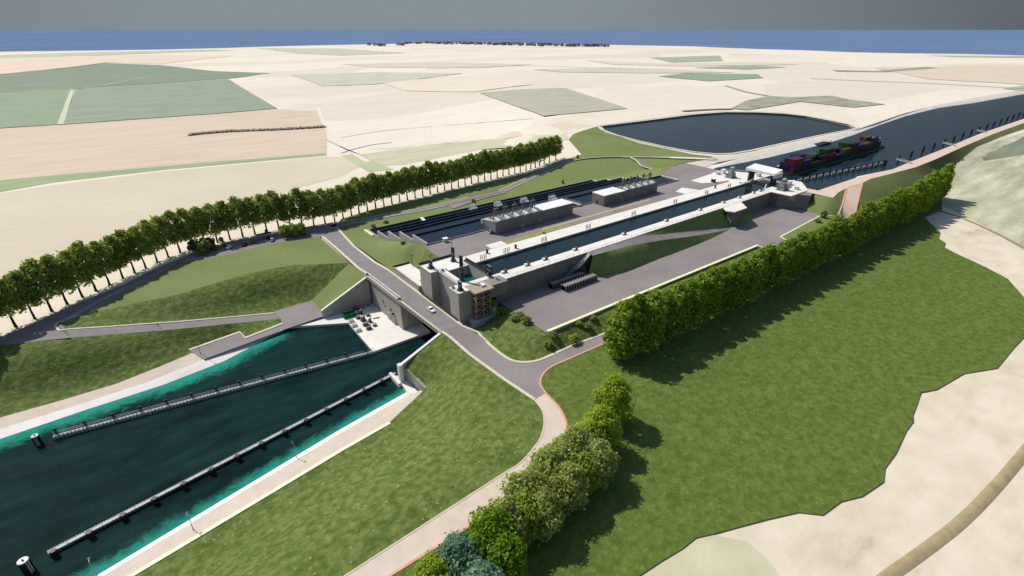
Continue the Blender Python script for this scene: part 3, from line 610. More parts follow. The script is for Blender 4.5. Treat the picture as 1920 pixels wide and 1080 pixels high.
strip('kerb', [S3(-21.2, 21, -12.0)] + [P(u, v, RZ + 0.02) for u, v in catmull(ROAD_UP_R, 4)], -0.7, 0.35, KERB, lift=0.13, thick=0.25)
# long road beside the left row of trees
LONG = [(622, 424), (655, 417), (690, 411), (740, 401), (784, 394), (830, 384), (887, 370), (939, 358), (975, 342), (1015, 323), (1060, 304), (1090, 297), (1130, 293.5), (1180, 293)]
cl = [T(u, v, 0.6) for u, v in catmull(LONG, 4)]
sheet('verge', TT([(u, v, .1) for u, v in [(622, 432), (640, 411), (700, 393), (800, 371), (850, 357), (900, 346), (985, 327), (1040, 306), (1060, 300), (1090, 290), (1066, 262), (1075, 252), (1110, 240), (1126, 236), (1133, 248), (1200, 269), (1300, 290), (1338, 294), (1320, 300), (1260, 312), (1290, 330), (1275, 346)]]) + [S3(205, -50, 0), S3(176, -80, 0), S3(176, -92, 0), S3(-6, -92, 0)] + TT([(u, v, 0) for u, v in [(690, 436)]]), GRASS_LAWN, fill=8, follow=0.35)
strip('road', cl, -2.6, 2.6, ASPH_ROAD)
strip('kerb', cl, 2.3, 2.9, KERB, lift=0.1, thick=0.2); strip('kerb', cl, -2.9, -2.3, KERB, lift=0.1, thick=0.2)
def stp(name, px, wd, mat, dz=0.65, kerbs=True):
    l = [T(u, v, dz) for u, v in catmull(px, 5)]
    strip(name, l, -wd / 2, wd / 2, mat)
    if kerbs:
        strip('kerb', l, wd / 2 - 0.2, wd / 2 + 0.6, KERBY, lift=0.08, thick=0.2); strip('kerb', l, -wd / 2 - 0.6, -wd / 2 + 0.2, KERBY, lift=0.08, thick=0.2)
sheet('road', TT([(u, v, .4) for u, v in [(836, 384), (884, 368), (938, 356), (950, 362), (905, 373), (850, 392)]]), ASPH, fill=6, follow=0.7)
stp('road', [(1170, 293.5), (1220, 293.5), (1280, 296), (1345, 298)], 4.5, ASPH_ROAD)
stp('road', [(1188, 294), (1202, 302), (1212, 311), (1240, 318), (1275, 325), (1305, 333)], 6, ASPH_ROAD, 0.7)
stp('path', [(1248, 295.5), (1290, 296), (1337, 298.5)], 3.0, WHITE, 0.85, False)
# lake, shore, upstream canal
def flat_sheet(name, pts, mat, fill=0): return sheet(name, pts, mat, fill=fill)
flat_sheet('lake', PP([(u, v, -2) for u, v, _ in LAKE]), WATER_UP, fill=14)
shore = PP([(u, v, -2.1) for u, v, _ in LAKE])
shore_out = [Vector((q.x, q.y, TZ(q.x, q.y) + 0.35)) for q in offset_line(shore + [shore[0]], 3.2)][:-1]
def ringband(name, a, b, mat):
    m = MB(); k = len(a)
    for i in range(k):
        j = (i + 1) % k; m.add([a[i], a[j], b[j], b[i]], [(0, 1, 2, 3)])
    o = finish_sheet(m, name, mat, smooth_=False); tag(o, kind='structure'); return o
cx = sum(q.x for q in shore) / len(shore); cy = sum(q.y for q in shore) / len(shore)
if (shore_out[0].xy - Vector((cx, cy))).length < (shore[0].xy - Vector((cx, cy))).length:
    shore_out = [Vector((q.x, q.y, TZ(q.x, q.y) + 0.35)) for q in offset_line(shore + [shore[0]], -3.2)][:-1]
ringband('lake_bank', shore, shore_out, CONC)
shore_path = [Vector((q.x, q.y, q.z + 0.1)) for q in shore_out[:9]]
strip('path', shore_path, -1.5, 1.5, KERB)
sheet('gravel_bank', TT([(u, v, .3) for u, v in [(1300, 289), (1340, 293), (1368, 292), (1410, 285), (1470, 271.5), (1530, 258.5), (1580, 249), (1606, 243), (1640, 232), (1690, 214.5), (1750, 198.5), (1830, 183), (1920, 167), (2100, 137), (2350, 106)]]) + list(reversed(CANL_W)) + TT([(u, v, .3) for u, v in [(1300, 325), (1240, 321), (1270, 312), (1320, 300)]]), ramp_mat('gravel', [(0.50, 0.45, 0.38), (0.60, 0.54, 0.46)], scale=0.05, detail=6), fill=10, follow=0.3)
def bank_to(name, px, z1, lift, mat):
    a = PP([(u, v, -2.2) for u, v, _ in px]); b = PP([(u, v - lift, z1) for u, v, _ in px]); ladder(name, a, b, mat)
def wallband(name, px, off, zt, mat):
    a = PP([(u, v, -2.2) for u, v, _ in px]); b = [Vector((q.x, q.y, zt)) for q in offset_line(a, off)]; ladder(name, a, b, mat)
ladder('canal_bank', PP([(u, v, -2.15) for u, v, _ in CAN_L]), [Vector((q.x, q.y, TZ(q.x, q.y) + 0.32)) for q in CANL_W], WHITE)
wallband('canal_bank', CAN_R, -2.5, -0.3, WHITE)
flat_sheet('canal_water', PP(CAN_L) + [q for q in reversed(PP(CAN_R))] + [S3(226, 16, -2), S3(205, 16, -2), S3(205, -22, -2)], WATER_UP, fill=14)
TPI = [(u, v, -0.25) for u, v in [(1508, 352), (1534, 357), (1606, 333), (1671, 319.5), (1711, 303), (1779, 276), (1833, 253.5), (1920, 224), (2050, 189), (2350, 127.5)]]
TPO = [(1562, 371), (1572, 361), (1590, 351), (1617, 342.5), (1633, 335), (1671, 325.5), (1717, 313.5), (1752, 299.5), (1806, 275), (1860, 252), (1920, 230.5), (2050, 195), (2350, 130)]
sheet('towpath', PP(TPI) + [P(u, v, -0.25) for u, v in reversed(TPO)] + [P(1508, 359, -0.3)], PINK, fill=8)
RAMP_L = [(1588, 352, -0.2), (1579, 385, -3.5), (1572, 402, -6), (1560, 420, -9), (1540, 455, -12.5)]
RAMP_R = [(1617, 342.5, -0.2), (1609, 375, -3.2), (1605, 393, -5.5), (1600, 412, -8.5), (1590, 445, -12.5)]
sheet('path', PP(RAMP_L) + list(reversed(PP(RAMP_R))), PINK, fill=6)
strip('kerb', PP(RAMP_L), -0.4, 0.4, RED, lift=0.1, thick=0.2); strip('kerb', PP(RAMP_R), -0.4, 0.4, RED, lift=0.1, thick=0.2)
sheet('embankment', PP(RAMP_R[:-1]) + [S3(215, 76, -13.5), S3(290, 80, -14.3)] + TT([(u, v, .25) for u, v in [(1763, 332), (1790, 311), (1812, 290), (1833, 273), (1874, 257), (1920, 242), (2050, 202), (2350, 134)]]) + [P(2350, 130.5, -0.3)] + [P(u, v, -0.3) for u, v in reversed(TPO[4:-1])], ramp_mat('bank_grass', [(0.082, 0.108, 0.030), (0.120, 0.150, 0.048)], scale=0.25, detail=6, scale2=0.02, cols2=((0.08, 0.105, 0.03), (0.13, 0.155, 0.05)), amt2=0.4), fill=8)

# ---- the right-hand yard and its grass mounds
YZ = -9.0
sheet('yard', [S3(-3, 19.4, YZ), S3(-3, 47.5, YZ), S3(130.5, 49, YZ), S3(132, 52.5, YZ), S3(145, 58, YZ), S3(152, 49.5, YZ), S3(203.5, 46, YZ), S3(204.5, 34, YZ), S3(206, 31, YZ), S3(206, 19, YZ)], ASPH, fill=0)
sheet('grass_bank', [S3(-3.2, 22.6, YZ - 0.05), S3(-3.2, 47.4, YZ - 0.05), S3(-2.2, 49, YZ - 0.1), S3(130, 50, YZ - 0.1), S3(132, 54, YZ - 0.1), S3(140, 68, -12.8), S3(60, 67, -13), S3(14, 64, -13)] + [P(u, v, RZ) for u, v in reversed(ROAD_UP_R[1:])] + [P(897, 620, -12.7), S3(-19, 24, -13.4), S3(-14, 24, -13.2), S3(-7, 23.5, -11)], GRASS, fill=4)
sheet('grass_bank', [S3(145, 58.5, YZ + 0.1), S3(152, 50, YZ + 0.1), S3(203.2, 46.5, YZ + 0.1), S3(213, 59, -9.5), S3(214, 68, -11), S3(150, 68, -12.5)], GRASS_LAWN, fill=5)
sheet('grass_bank', [S3(204.6, 33.0, -9), S3(211, 35.5, -5), S3(216, 31, -0.5)] + PP([(1512, 359.5, -0.4), (1562, 371.5, -0.4), (1572, 361.5, -0.4)] + [(u - 1, v, z) for u, v, z in RAMP_L[0:4]]) + [S3(214, 68, -11), S3(212, 58, -9.5), S3(203.6, 46.2, -8.95)], GRASS_LAWN, fill=5)
RTOP = [S3(44, 19.6, -0.05), S3(75, 19.6, -0.05), S3(80, 20.2, -0.4)] + PP([(1245, 439, -2.5), (1300, 430.5, -5.1), (1340, 427, -7.3), (1368, 424, -8.9)])
RBOT = [S3(43, 23.6, -0.05)] + PP([(1180, 460.5, -1.1), (1240, 450.5, -2.8), (1300, 442.5, -5.4), (1338, 436, -7.4), (1366, 431, -8.9)])
sheet('ramp', RTOP + list(reversed(RBOT)), ASPH_ROAD, fill=5)
MOUND = ramp_mat('mound_grass_brightened', [(0.145, 0.200, 0.050), (0.205, 0.265, 0.080)], scale=0.6, detail=8, bump=0.25, scale2=0.3, cols2=((0.14, 0.19, 0.05), (0.22, 0.28, 0.09)), amt2=0.4)  # lawn colour brightened to offset the shade on these sun-averted slopes
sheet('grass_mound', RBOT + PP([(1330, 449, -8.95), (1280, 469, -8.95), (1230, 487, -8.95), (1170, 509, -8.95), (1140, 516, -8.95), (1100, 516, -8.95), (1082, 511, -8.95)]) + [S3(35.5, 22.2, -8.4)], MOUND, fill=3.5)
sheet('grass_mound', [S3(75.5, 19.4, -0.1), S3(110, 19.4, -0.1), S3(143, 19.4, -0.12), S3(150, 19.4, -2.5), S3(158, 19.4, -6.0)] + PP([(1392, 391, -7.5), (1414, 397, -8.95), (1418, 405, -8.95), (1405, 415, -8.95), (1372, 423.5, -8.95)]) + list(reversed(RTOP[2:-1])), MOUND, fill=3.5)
# ---- the left-hand yard, raised to the lock's coping
sheet('yard', [S3(-8.5, -28, -0.06), S3(-9.5, -20, -0.06), S3(-9.2, -10.8, -0.06), S3(-6, -8, -0.06), S3(196, -8, -0.06), S3(200, -16, -0.06), S3(216, -24, -0.06), S3(216, -55, -0.2), S3(196, -54, -0.15), S3(178, -46, -0.1), S3(172, -28, -0.06)], ASPH, fill=0)
sheet('grass_bank', [S3(-21.2, -108, -14), S3(-21.2, -95, -13.7), S3(-20.9, -70, -12.9), S3(-20.7, -42, -12.3), S3(-20.9, -36.0, -12.3), S3(-12.8, -36.0, -9.6), S3(-12.8, -24, -9.4), S3(-12.8, -11.9, -8.6), S3(-12.6, -11.75, -0.6), S3(-9.3, -11.75, -0.1), S3(-9.6, -20, -0.1), S3(-8.6, -27.8, -0.1), S3(-7.2, -29.3, -0.5), S3(-7.2, -42.8, -3.3), S3(-7.2, -56.5, -7.0), S3(-7.2, -70.2, -10.8), S3(-7.2, -84, -13.2), S3(-7.2, -98.2, -14.1), S3(-8, -108, -14.1)], GRASS_LAWN, fill=3)
sheet('grass_bank', [S3(172.2, -27.5, -0.12), S3(172.2, -42.8, -0.3), S3(167.2, -43.2, -2.2), S3(167.2, -56.6, -5.2), S3(167.2, -70.3, -8.6), S3(167.2, -84, -12.0), S3(167.2, -98.3, -14.0), S3(180, -99, -13.2), S3(196, -84, -8.8), S3(208, -66, -3.5), S3(214, -56, -1.2), S3(196, -53, -0.12), S3(180, -44, -0.1)], GRASS_LAWN, fill=4)
# grass strip and guide line in the left yard
sheet('grass_strip', [S3(22, -8.6, 0.0), S3(22, -11.5, 0.0), S3(46, -11.8, 0.0), S3(62, -10.2, 0.0), S3(62, -8.6, 0.0)], ramp_mat('dry_grass', [(0.20, 0.22, 0.05), (0.33, 0.33, 0.09)], scale=0.8), fill=3)
strip('road_marking', [S3(46, -13.2, -0.03), S3(126, -13.6, -0.03)], -0.5, 0.5, flat('yellow_marking', (0.50, 0.42, 0.16)))
for a in ([S3(13.5, -8.1, -0.02), S3(13.5, -13, -0.02), S3(22, -13, -0.02), S3(22, -8.1, -0.02)], [S3(150, -8.1, -0.02), S3(150, -14.5, -0.02), S3(160, -17.5, -0.02), S3(164, -8.1, -0.02)], [S3(178, -16, -0.01), S3(178, -24, -0.01), S3(212, -27, -0.01), S3(213, -15, -0.01), S3(196, -10, -0.01), S3(186, -12, -0.01)]):
    m = MB(); m.prism([(p.x, p.y) for p in a], -0.4, 0.06); tag(m.build('concrete_pad', WHITE), kind='structure')
m = MB(); m.sn(-2.8, 205, -0.2, 14.2, -9, -1.0); tag(m.build('chamber_water', WATER_CH), kind='structure')
m = MB(); m.sn(-15.0, -3.6, 0.0, 13.4, -9, -4.0); tag(m.build('well_water', WATER_WELL), kind='structure')
# ================================================================== THE LOCK
# ---- chamber walls
t = thing('lock_wall', 'long left chamber wall of the lock with a wide white coping beside the grey yard', 'lock wall', S3(0, -4, -27))
m = MB(); m.sn(-4, 205, -7.9, 0, -30, -0.35); m.build('wall', CONC, t)
m = MB(); m.sn(-4.1, 205.1, -8.0, 0.12, -0.35, 0.0); m.build('coping', WHITED, t)
t = thing('lock_wall', 'long right chamber wall of the lock, dark side above the lower yard, white walkway on top', 'lock wall', S3(0, 17, -27))
m = MB(); m.sn(-4, 196, 14.0, 19.3, -30, -0.35); m.build('wall', CONCD, t)  # darker concrete than the left wall, deepening the shade on its outer side
m = MB(); m.sn(-4.1, 196, 13.9, 19.6, -0.35, 0.0); m.build('walkway', WHITE, t)
m = MB()
for k in range(60): m.sn(-3.6 + k * 3.3, -3.5 + k * 3.3, 19.35, 19.42, 0.0, 1.05)
m.sn(-3.6, 192, 19.36, 19.41, 1.0, 1.06); m.sn(-3.6, 192, 19.36, 19.41, 0.5, 0.54); m.build('railing', STEELL, t)
# ---- T-shaped platform on the right wall
t = thing('viewing_platform', 'white T-shaped platform jutting from the right lock wall over the grass mound', 'platform', S3(151, 23, -9))
m = MB(); m.prism([(145, -19.62), (162, -19.62), (160, -22), (155, -27.5), (143, -27.5), (141.5, -24)], -0.6, 0.04); m.build('deck', WHITE, t)
m = MB(); m.sn(145, 155, 22.5, 25.5, -9.5, -0.6); m.build('pier', CONCD, t)
# ---- downstream lock head
t = thing('lock_entrance', 'tall concrete downstream lock head with two square piers and white decks behind the bridge', 'lock entrance', S3(-14, 4, -27))
m = MB(); m.sn(-19.8, -13.0, -11.6, -2.4, -30, -0.3); m.build('pier', CONC, t)
m = MB(); m.sn(-20.6, -13.0, 13.0, 19.3, -30, -0.3); m.build('pier', CONC, t)
m = MB(); m.sn(-16.4, -13.8, -2.4, 13.0, -30, -0.5); m.build('front_wall', CONC, t)
m = MB(); m.sn(-13.0, -4.1, -11.6, 0.0, -30, -0.3); m.sn(-13.0, -4.1, 13.4, 15.6, -30, -0.3); m.build('side_wall', CONC, t)
m = MB()
m.sn(-19.9, -13.0, -11.7, -2.3, -0.3, 0.05); m.sn(-20.7, -13.0, 12.9, 19.4, -0.3, 0.05); m.sn(-16.5, -13.7, -2.3, 12.9, -0.5, 0.02); m.sn(-13.0, -4.1, -11.7, 0.1, -0.3, 0.03); m.sn(-13.0, -4.1, 13.3, 15.6, -0.3, 0.03)
m.build('deck', WHITE, t)
m = MB()
m.sn(-19.9, -4.3, -11.75, -11.4, 0.05, 1.0); m.build('parapet', STEELD, t)
m = MB()
for k in range(16): m.sn(-16.4, -16.34, -2.0 + k, -1.94 + k, 0, 1.1)
m.sn(-16.42, -16.34, -2.2, 13, 1.05, 1.12); m.sn(-16.42, -16.34, -2.2, 13, 0.5, 0.56)
for k in range(5): m.sn(-20.6, -20.54, 13.2 + 1.5 * k, 13.26 + 1.5 * k, 0.05, 1.1)
m.sn(-20.6, -20.54, 13, 19.3, 1.05, 1.12); m.build('railing', STEELL, t)
m = MB(); m.sn(-20.2, -19.4, 14.0, 15.2, 0.05, 0.7); m.build('hatch', STEELD, t); m = MB(); m.sn(-15.6, -14.9, -1.4, -0.2, 0.02, 0.8); m.build('hatch', STEELD, t)
# inner gate across the chamber
t = thing('lock_gate', 'flat concrete-grey gate wall across the downstream end of the chamber, above green water', 'lock gate', S3(-4, 4, -27))
m = MB(); m.sn(-3.9, -2.9, -3.4, 13.4, -27, 0.9); m.build('gate_leaf', CONC, t)
m = MB(); m.sn(-4.0, -2.8, -3.4, 13.4, 0.9, 1.05); m.sn(-3.0, -2.8, -3.4, 13.4, 1.05, 1.9); m.build('top_rail', STEELD, t)
# ---- house with the white roof beside the bridge
t = thing('machine_house', 'low concrete machine house with a flat white roof between bridge and grass slope', 'building', S3(-17, -24, -26))
m = MB(); m.sn(-21.0, -13.0, -35.6, -11.8, -30, -9.5); m.build('wall', CONC, t)
m = MB(); m.sn(-20.6, -13.0, -35.2, -11.8, -9.5, -9.35); m.build('roof', WHITE, t)
m = MB(); m.sn(-21.05, -20.6, -35.65, -11.7, -9.5, -9.0); m.build('parapet', CONC, t)
m = MB(); m.sn(-21.05, -12.9, -35.65, -35.2, -9.45, -8.6); m.build('edge_beam', STEELD, t)
m = MB(); m.sn(-18.3, -16.6, -16.4, -15.0, -9.35, -8.8); m.build('roof_hatch', STEELL, t)
# ---- abutment block under the bridge, left of the chamber
t = thing('bridge_abutment', 'massive plain concrete block under the bridge deck behind the white quay', 'abutment', S3(-26, -24, -26))
m = MB(); m.prism([(-31.2, 37.5), (-30.4, 10.4), (-21.1, 10.4), (-21.1, 41.5), (-29.9, 41.5), (-29.9, 37.5)], -30, -13.35); m.build('wall', CONC, t)
m = MB(); m.sn(-30.95, -29.92, -41.6, -37.55, -30, -13.4); m.build('pilaster', CONCD, t)
for n_, z_ in ((-27, -20), (-25.4, -21.5), (-20, -21), (-19, -23), (-17.5, -22)):
    m = MB(); m.sn(-31.1, -30.6, n_, n_ + 0.4, z_, z_ + 1.0); m.build('wall_fitting', STEELD, t)
for k in range(5):
    m = MB(); m.sn(-31.35, -30.6, -22.6 + k * 1.5, -22.2 + k * 1.5, -25.9, -22.8 + .4 * (k % 2)); m.build('pipe', STEELL, t)
# front wall of the chamber below the bridge
t = thing('approach_wall', 'concrete wall below the right part of the bridge, closing the approach to the lock', 'wall', S3(-25, 20, -27))
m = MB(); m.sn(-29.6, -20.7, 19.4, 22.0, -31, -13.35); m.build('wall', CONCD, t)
# ---- wing walls
def wedge(name, label, s0, z0, s1, z1, n0, n1, zb, mat, cap):
    t = thing(name, label, 'retaining wall', S3((s0 + s1) / 2, n0, zb))
    m = MB(); m.prism([(s0, -n0), (s1, -n0), (s1, -n1), (s0, -n1)], zb, [z0 - .3, z1 - .3, z1 - .3, z0 - .3]); m.build('wall', mat, t)
    m = MB(); a = 0.12; m.prism([(s0 - a, -n0 + (a if n0 < n1 else -a)), (s1, -n0 + (a if n0 < n1 else -a)), (s1, -n1 + (-a if n0 < n1 else a)), (s0 - a, -n1 + (-a if n0 < n1 else a))], [z0 - .3, z1 - .3, z1 - .3, z0 - .3], [z0, z1, z1, z0]); m.build('coping', cap, t)
    return t
wedge('wing_wall', 'long sloping wing wall rising from the dark water to the bridge, at the foot of the green slope', -46.2, -18.9, -29.8, -12.1, 20.6, 21.5, -31, CONC, WHITED)
wedge('wing_wall', 'triangular wing wall rising from the white quay to the left end of the bridge', -53.6, -25.2 + 2.9, -31.4, -12.2, -40.5, -39.7, -29, CONC, WHITED)
t = thing('retaining_wall', 'short stepped retaining wall with a corner post at the end of the fender', 'retaining wall', S3(-46, 26, -25))
a, b = P(758, 688, -20.2), P(797, 729, -23.3); d = (b - a).xy.normalized(); nn = Vector((-d.y, d.x)) * 0.7
m = MB(); m.prism([(a.x, a.y), (b.x, b.y), (b.x + nn.x, b.y + nn.y), (a.x + nn.x, a.y + nn.y)], -27, [-20.0, -23.1, -23.1, -20.0]); m.build('wall', CONC, t)
m = MB(); m.sn(-47.3, -45.9, 20.2, 22.0, -30, -18.7); m.build('corner_post', WHITED, t)
m = MB(); m.sn(-48.4, -47.3, 14.5, 22.4, -30, -25.4); m.build('footing', WHITE, t)
m = MB(); q0, q1, q2, q3 = P(741, 704, -25.7), P(768, 739, -25.7), P(786, 737, -25.7), P(757, 706, -25.7); m.prism([(q.x, q.y) for q in (q0, q1, q2, q3)], -29, -25.7); m.build('landing', WHITED, t)
# ---- road bridge
t = thing('road_bridge', 'flat road bridge across the front of the lock with pale kerbs and lattice railing', 'bridge', S3(-26, -9, -27))
BR = [(-32.1, 41.5), (-30.0, -21.0), (-20.6, -21.0), (-21.4, 41.5)]
m = MB(); m.prism(BR, -13.3, -12.06); m.build('deck', CONC, t)
m = MB(); m.prism([(-31.2, 41.5), (-29.2, -21.0), (-21.6, -21.0), (-22.2, 41.5)], -12.058, -12.0); m.build('carriageway', ASPH_ROAD, t)
m = MB(); m.prism([(-32.15, 41.5), (-30.05, -21.0), (-29.2, -21.0), (-31.2, 41.5)], -12.6, -11.8); m.build('pavement', KERB, t)
m = MB(); m.prism([(-21.6, -21.0), (-20.55, -21.0), (-21.35, 41.5), (-22.2, 41.5)], -12.6, -11.8); m.build('pavement', KERB, t)
m = MB(); m.prism([(-32.2, 39.5), (-30.1, -20.5), (-29.95, -20.5), (-32.05, 39.5)], -11.8, -11.25); m.build('parapet', WHITED, t)
m = MB(); m.prism([(-21.0, -18.0), (-20.5, -18.0), (-20.9, 9.5), (-21.3, 9.5)], -11.8, -10.95); m.build('parapet', STEELD, t)
m = MB()
def brs(n_): return -32.0 + (n_ + 41.5) / 62.5 * 2.1
for k in range(15):
    n0 = -38.5 + k * 1.9; n1 = n0 + 0.95; n2 = n0 + 1.9
    m.beam(S3(brs(n0) + 0.7, n0, -11.75), S3(brs(n1) + 0.7, n1, -10.75), .28, .28); m.beam(S3(brs(n1) + 0.7, n1, -10.75), S3(brs(n2) + 0.7, n2, -11.75), .28, .28)
m.beam(S3(brs(-38.5) + .7, -38.5, -10.7), S3(brs(-10) + .7, -10, -10.7), .25, .25)
m.build('railing', WPAINT, t)
m = MB(); m.sn(-32.2, -31.2, -40.2, -39.2, -11.8, -10.9); m.build('corner_block', STEELD, t); m = MB(); m.sn(-31.2, -30.2, -10.6, -9.6, -11.8, -10.9); m.build('corner_block', STEELD, t)
for k in range(15): n0 = -8.5 + k * 1.9; m = MB(); m.sn(brs(n0) - 0.16, brs(n0) + 0.02, n0, n0 + 0.9, -12.5, -12.0); m.build('edge_bracket', STEELD, t)
# ---- stair tower
t = thing('stair_tower', 'brown timber-framed stair tower with a flat brown roof beside the right lock pier', 'stair tower', S3(-10, 19, -16))
m = MB(); m.sn(-17.2, -6.0, 19.5, 24.4, -20, -11.4); m.build('plinth', CONC, t)
m = MB(); m.sn(-17.4, -5.9, 19.4, 24.6, -11.4, -11.1); m.build('plinth_cap', CONC, t)
for s_ in (-15.2, -12.1, -9.0):
    for n_ in (16.3, 19.6, 22.7): m = MB(); m.sn(s_ - .22, s_ + .22, n_ - .22, n_ + .22, -11.1, -0.5); m.build('post', TIMBER, t)
for k in range(4):
    z_ = -10.4 + k * 2.55; m = MB()
    m.sn(-15.5, -8.7, 16.1, 16.5, z_, z_ + .35); m.sn(-15.5, -8.7, 22.5, 22.9, z_, z_ + .35); m.sn(-15.5, -15.1, 16.5, 22.5, z_, z_ + .35); m.sn(-9.1, -8.7, 16.5, 22.5, z_, z_ + .35)
    m.sn(-15.4, -12.6, 19.4, 22.6, z_ + .02, z_ + .3); m.build('landing', TIMBER, t)
    m = MB(); m.beam(S3(-15.2, 22.75, z_ + .35), S3(-12.1, 22.75, z_ + 2.5), .2, .25); m.beam(S3(-12.1, 22.75, z_ + 2.5), S3(-9.0, 22.75, z_ + .35), .2, .25)
    m.beam(S3(-15.35, 19.6, z_ + .35), S3(-15.35, 22.7, z_ + 2.5), .2, .25); m.beam(S3(-15.35, 16.3, z_ + 2.5), S3(-15.35, 19.6, z_ + .35), .2, .25); m.build('brace', TIMBER, t)
    m = MB()
    for q in range(9): m.sn(-14.6 + q * .6, -14.0 + q * .6, 20.2, 21.8, z_ + .25 + q * .26, z_ + .35 + q * .26)
    m.build('stair_flight', STEEL, t)
m = MB(); m.sn(-15.9, -7.5, 15.7, 23.2, -0.5, 0.12); m.build('roof', ROOFB, t)
m = MB(); m.sn(-7.5, 0.2, 15.7, 21.4, -0.5, 0.1); m.build('roof', ROOFG, t)
m = MB(); m.sn(-7.4, 0.1, 15.9, 21.2, -5.2, -0.5); m.build('cabin', CONCD, t)
m = MB(); m.sn(-11.2, -9.2, 18.2, 20.4, 0.12, 0.8); m.build('roof_light', WPAINT, t)
m = MB(); m.sn(-3.6, -2.9, 17.6, 18.2, 0.1, 0.7); m.build('roof_box', WPAINT, t)
m = MB(); m.sn(-7.4, -5.6, 19.2, 21.8, -11, -8.2); m.build('entrance_box', WPAINT, t)
# ---- gate hoists on the lock head
def hoist(s_, n_, z0, h, lab, wd=1.6, masts=2):
    t = thing('gate_hoist', lab, 'hoist', S3(s_, n_, z0))
    m = MB(); m.sn(s_ - wd / 2, s_ + wd / 2, n_ - wd / 2, n_ + wd / 2, z0, z0 + 0.5); m.build('base', STEELD, t)
    for k in range(masts):
        m = MB(); q = n_ + (k - (masts - 1) / 2) * wd * 0.75
        m.tube(S3(s_, q, z0 + .5), S3(s_, q, z0 + h), 0.42, 0.36, 10); m.build('mast', STEELD, t, smooth=False)
    m = MB(); m.sn(s_ - .35, s_ + .35, n_ - wd * .6, n_ + wd * .6, z0 + h * .55, z0 + h * .55 + .35); m.build('crosshead', STEEL, t); m = MB(); m.sn(s_ - .3, s_ + .3, n_ - wd * .6, n_ + wd * .6, z0 + h, z0 + h + .3); m.build('crosshead', STEEL, t)
    m = MB()
    for a_ in (-1, 1): m.beam(S3(s_ + a_ * wd * .7, n_, z0 + .1), S3(s_, n_, z0 + h * .55), .16, .16)
    m.build('strut', STEEL, t); return t
hoist(-13.9, 11.2, 0.03, 10.4, 'tallest dark twin-mast hoist standing over the green well of the lock', 1.7)
hoist(-18.6, 17.4, 0.05, 3.4, 'short dark twin-mast hoist on the right pier by the stair tower', 1.9)
hoist(-6.9, -6.6, 0.03, 6.2, 'dark twin-mast hoist at the far corner of the left white deck', 1.8)
hoist(-17.6, -6.2, 0.05, 3.4, 'dark hoist with a wide base on the left pier behind the bridge', 2.2)
hoist(-3.6, 14.6, 0.9, 3.6, 'small dark hoist beside the stair tower roof at the chamber gate', 2.0, 3)
def mast(s_, n_, z0, h, lab):
    t = thing('mast', lab, 'mast', S3(s_, n_, z0))
    m = MB(); m.tube(S3(s_, n_, z0), S3(s_, n_, z0 + h), .16, .10, 8); m.build('pole', STEELD, t)
    m = MB(); m.sn(s_ - .5, s_ + .5, n_ - .12, n_ + .12, z0 + h, z0 + h + .25); m.build('lamp_head', STEELD, t)
mast(-18.2, -4.8, 0.05, 5.8, 'thin dark mast on the left pier of the lock head')
mast(-13.6, -31.0, -9.35, 5.4, 'thin dark mast on the far edge of the white-roofed machine house')
mast(-5.6, -9.2, 0.03, 8.4, 'thin dark mast at the far corner of the lock head by the yard')

# ---- upstream head
t = thing('lock_entrance', 'upstream lock head with white deck and sloping grey front above the lower yard', 'lock entrance', S3(207, 25, -9))
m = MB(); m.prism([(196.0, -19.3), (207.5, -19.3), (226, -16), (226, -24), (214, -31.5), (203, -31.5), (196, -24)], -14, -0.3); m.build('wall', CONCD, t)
m = MB(); m.prism([(194, -14), (230, -14), (230, -20), (214.6, -31.0), (195, -31.0), (194.2, -19.6)], -0.3, 0.05); m.build('deck', WHITE, t)
m = MB(); q = [S3(193.9, 19.7, -0.1), S3(196, 30.9, -0.1), S3(206, 30.9, -9), S3(202.5, 17.5, -9)]
m.add([q[0], q[1], q[2], q[3], S3(208, 19, -9), S3(208, 30.5, -9), S3(208, 30.5, -.1), S3(208, 19, -.1)], [(0, 1, 2, 3), (3, 2, 5, 4), (0, 7, 6, 1), (1, 6, 5, 2), (0, 3, 4, 7)]); m.build('sloping_face', CONC, t)
m = MB(); m.prism([(203, -31.5), (214.8, -31.5), (217, -34.5), (206, -36.5)], -12, -0.4); m.build('stair_block', CONCD, t)
m = MB()
for k in range(12): m.prism([(204.6 + k * .95, -32.0), (205.6 + k * .95, -32.0), (206.2 + k * .95, -34.5), (205.2 + k * .95, -34.5)], -9, -8.4 + k * .72)
m.build('stair_flight', CONC, t)
t = thing('lock_entrance', 'left white deck of the upstream lock head, running into the canal', 'lock entrance', S3(212, -6, -9))
m = MB(); m.prism([(196, 8.2), (196, 0.2), (230, 0.2), (230, 5), (216, 27), (205, 27)], -14, -0.3); m.build('wall', CONC, t)
m = MB(); m.prism([(196, 8.4), (196, 0.1), (230.2, 0.1), (230.2, 5.1), (216.2, 27.2), (204.8, 27.2)], -0.3, 0.08); m.build('deck', WHITE, t)
m = MB()
for k in range(11): m.beam(S3(216 + k * 1.2, -26 + k * 2.0, 0.08), S3(216 + k * 1.2, -26 + k * 2.0, 1.5), .14, .14)
m.beam(S3(216, -26, 1.4), S3(228, -6, 1.4), .16, .16); m.build('railing', WPAINT, t)
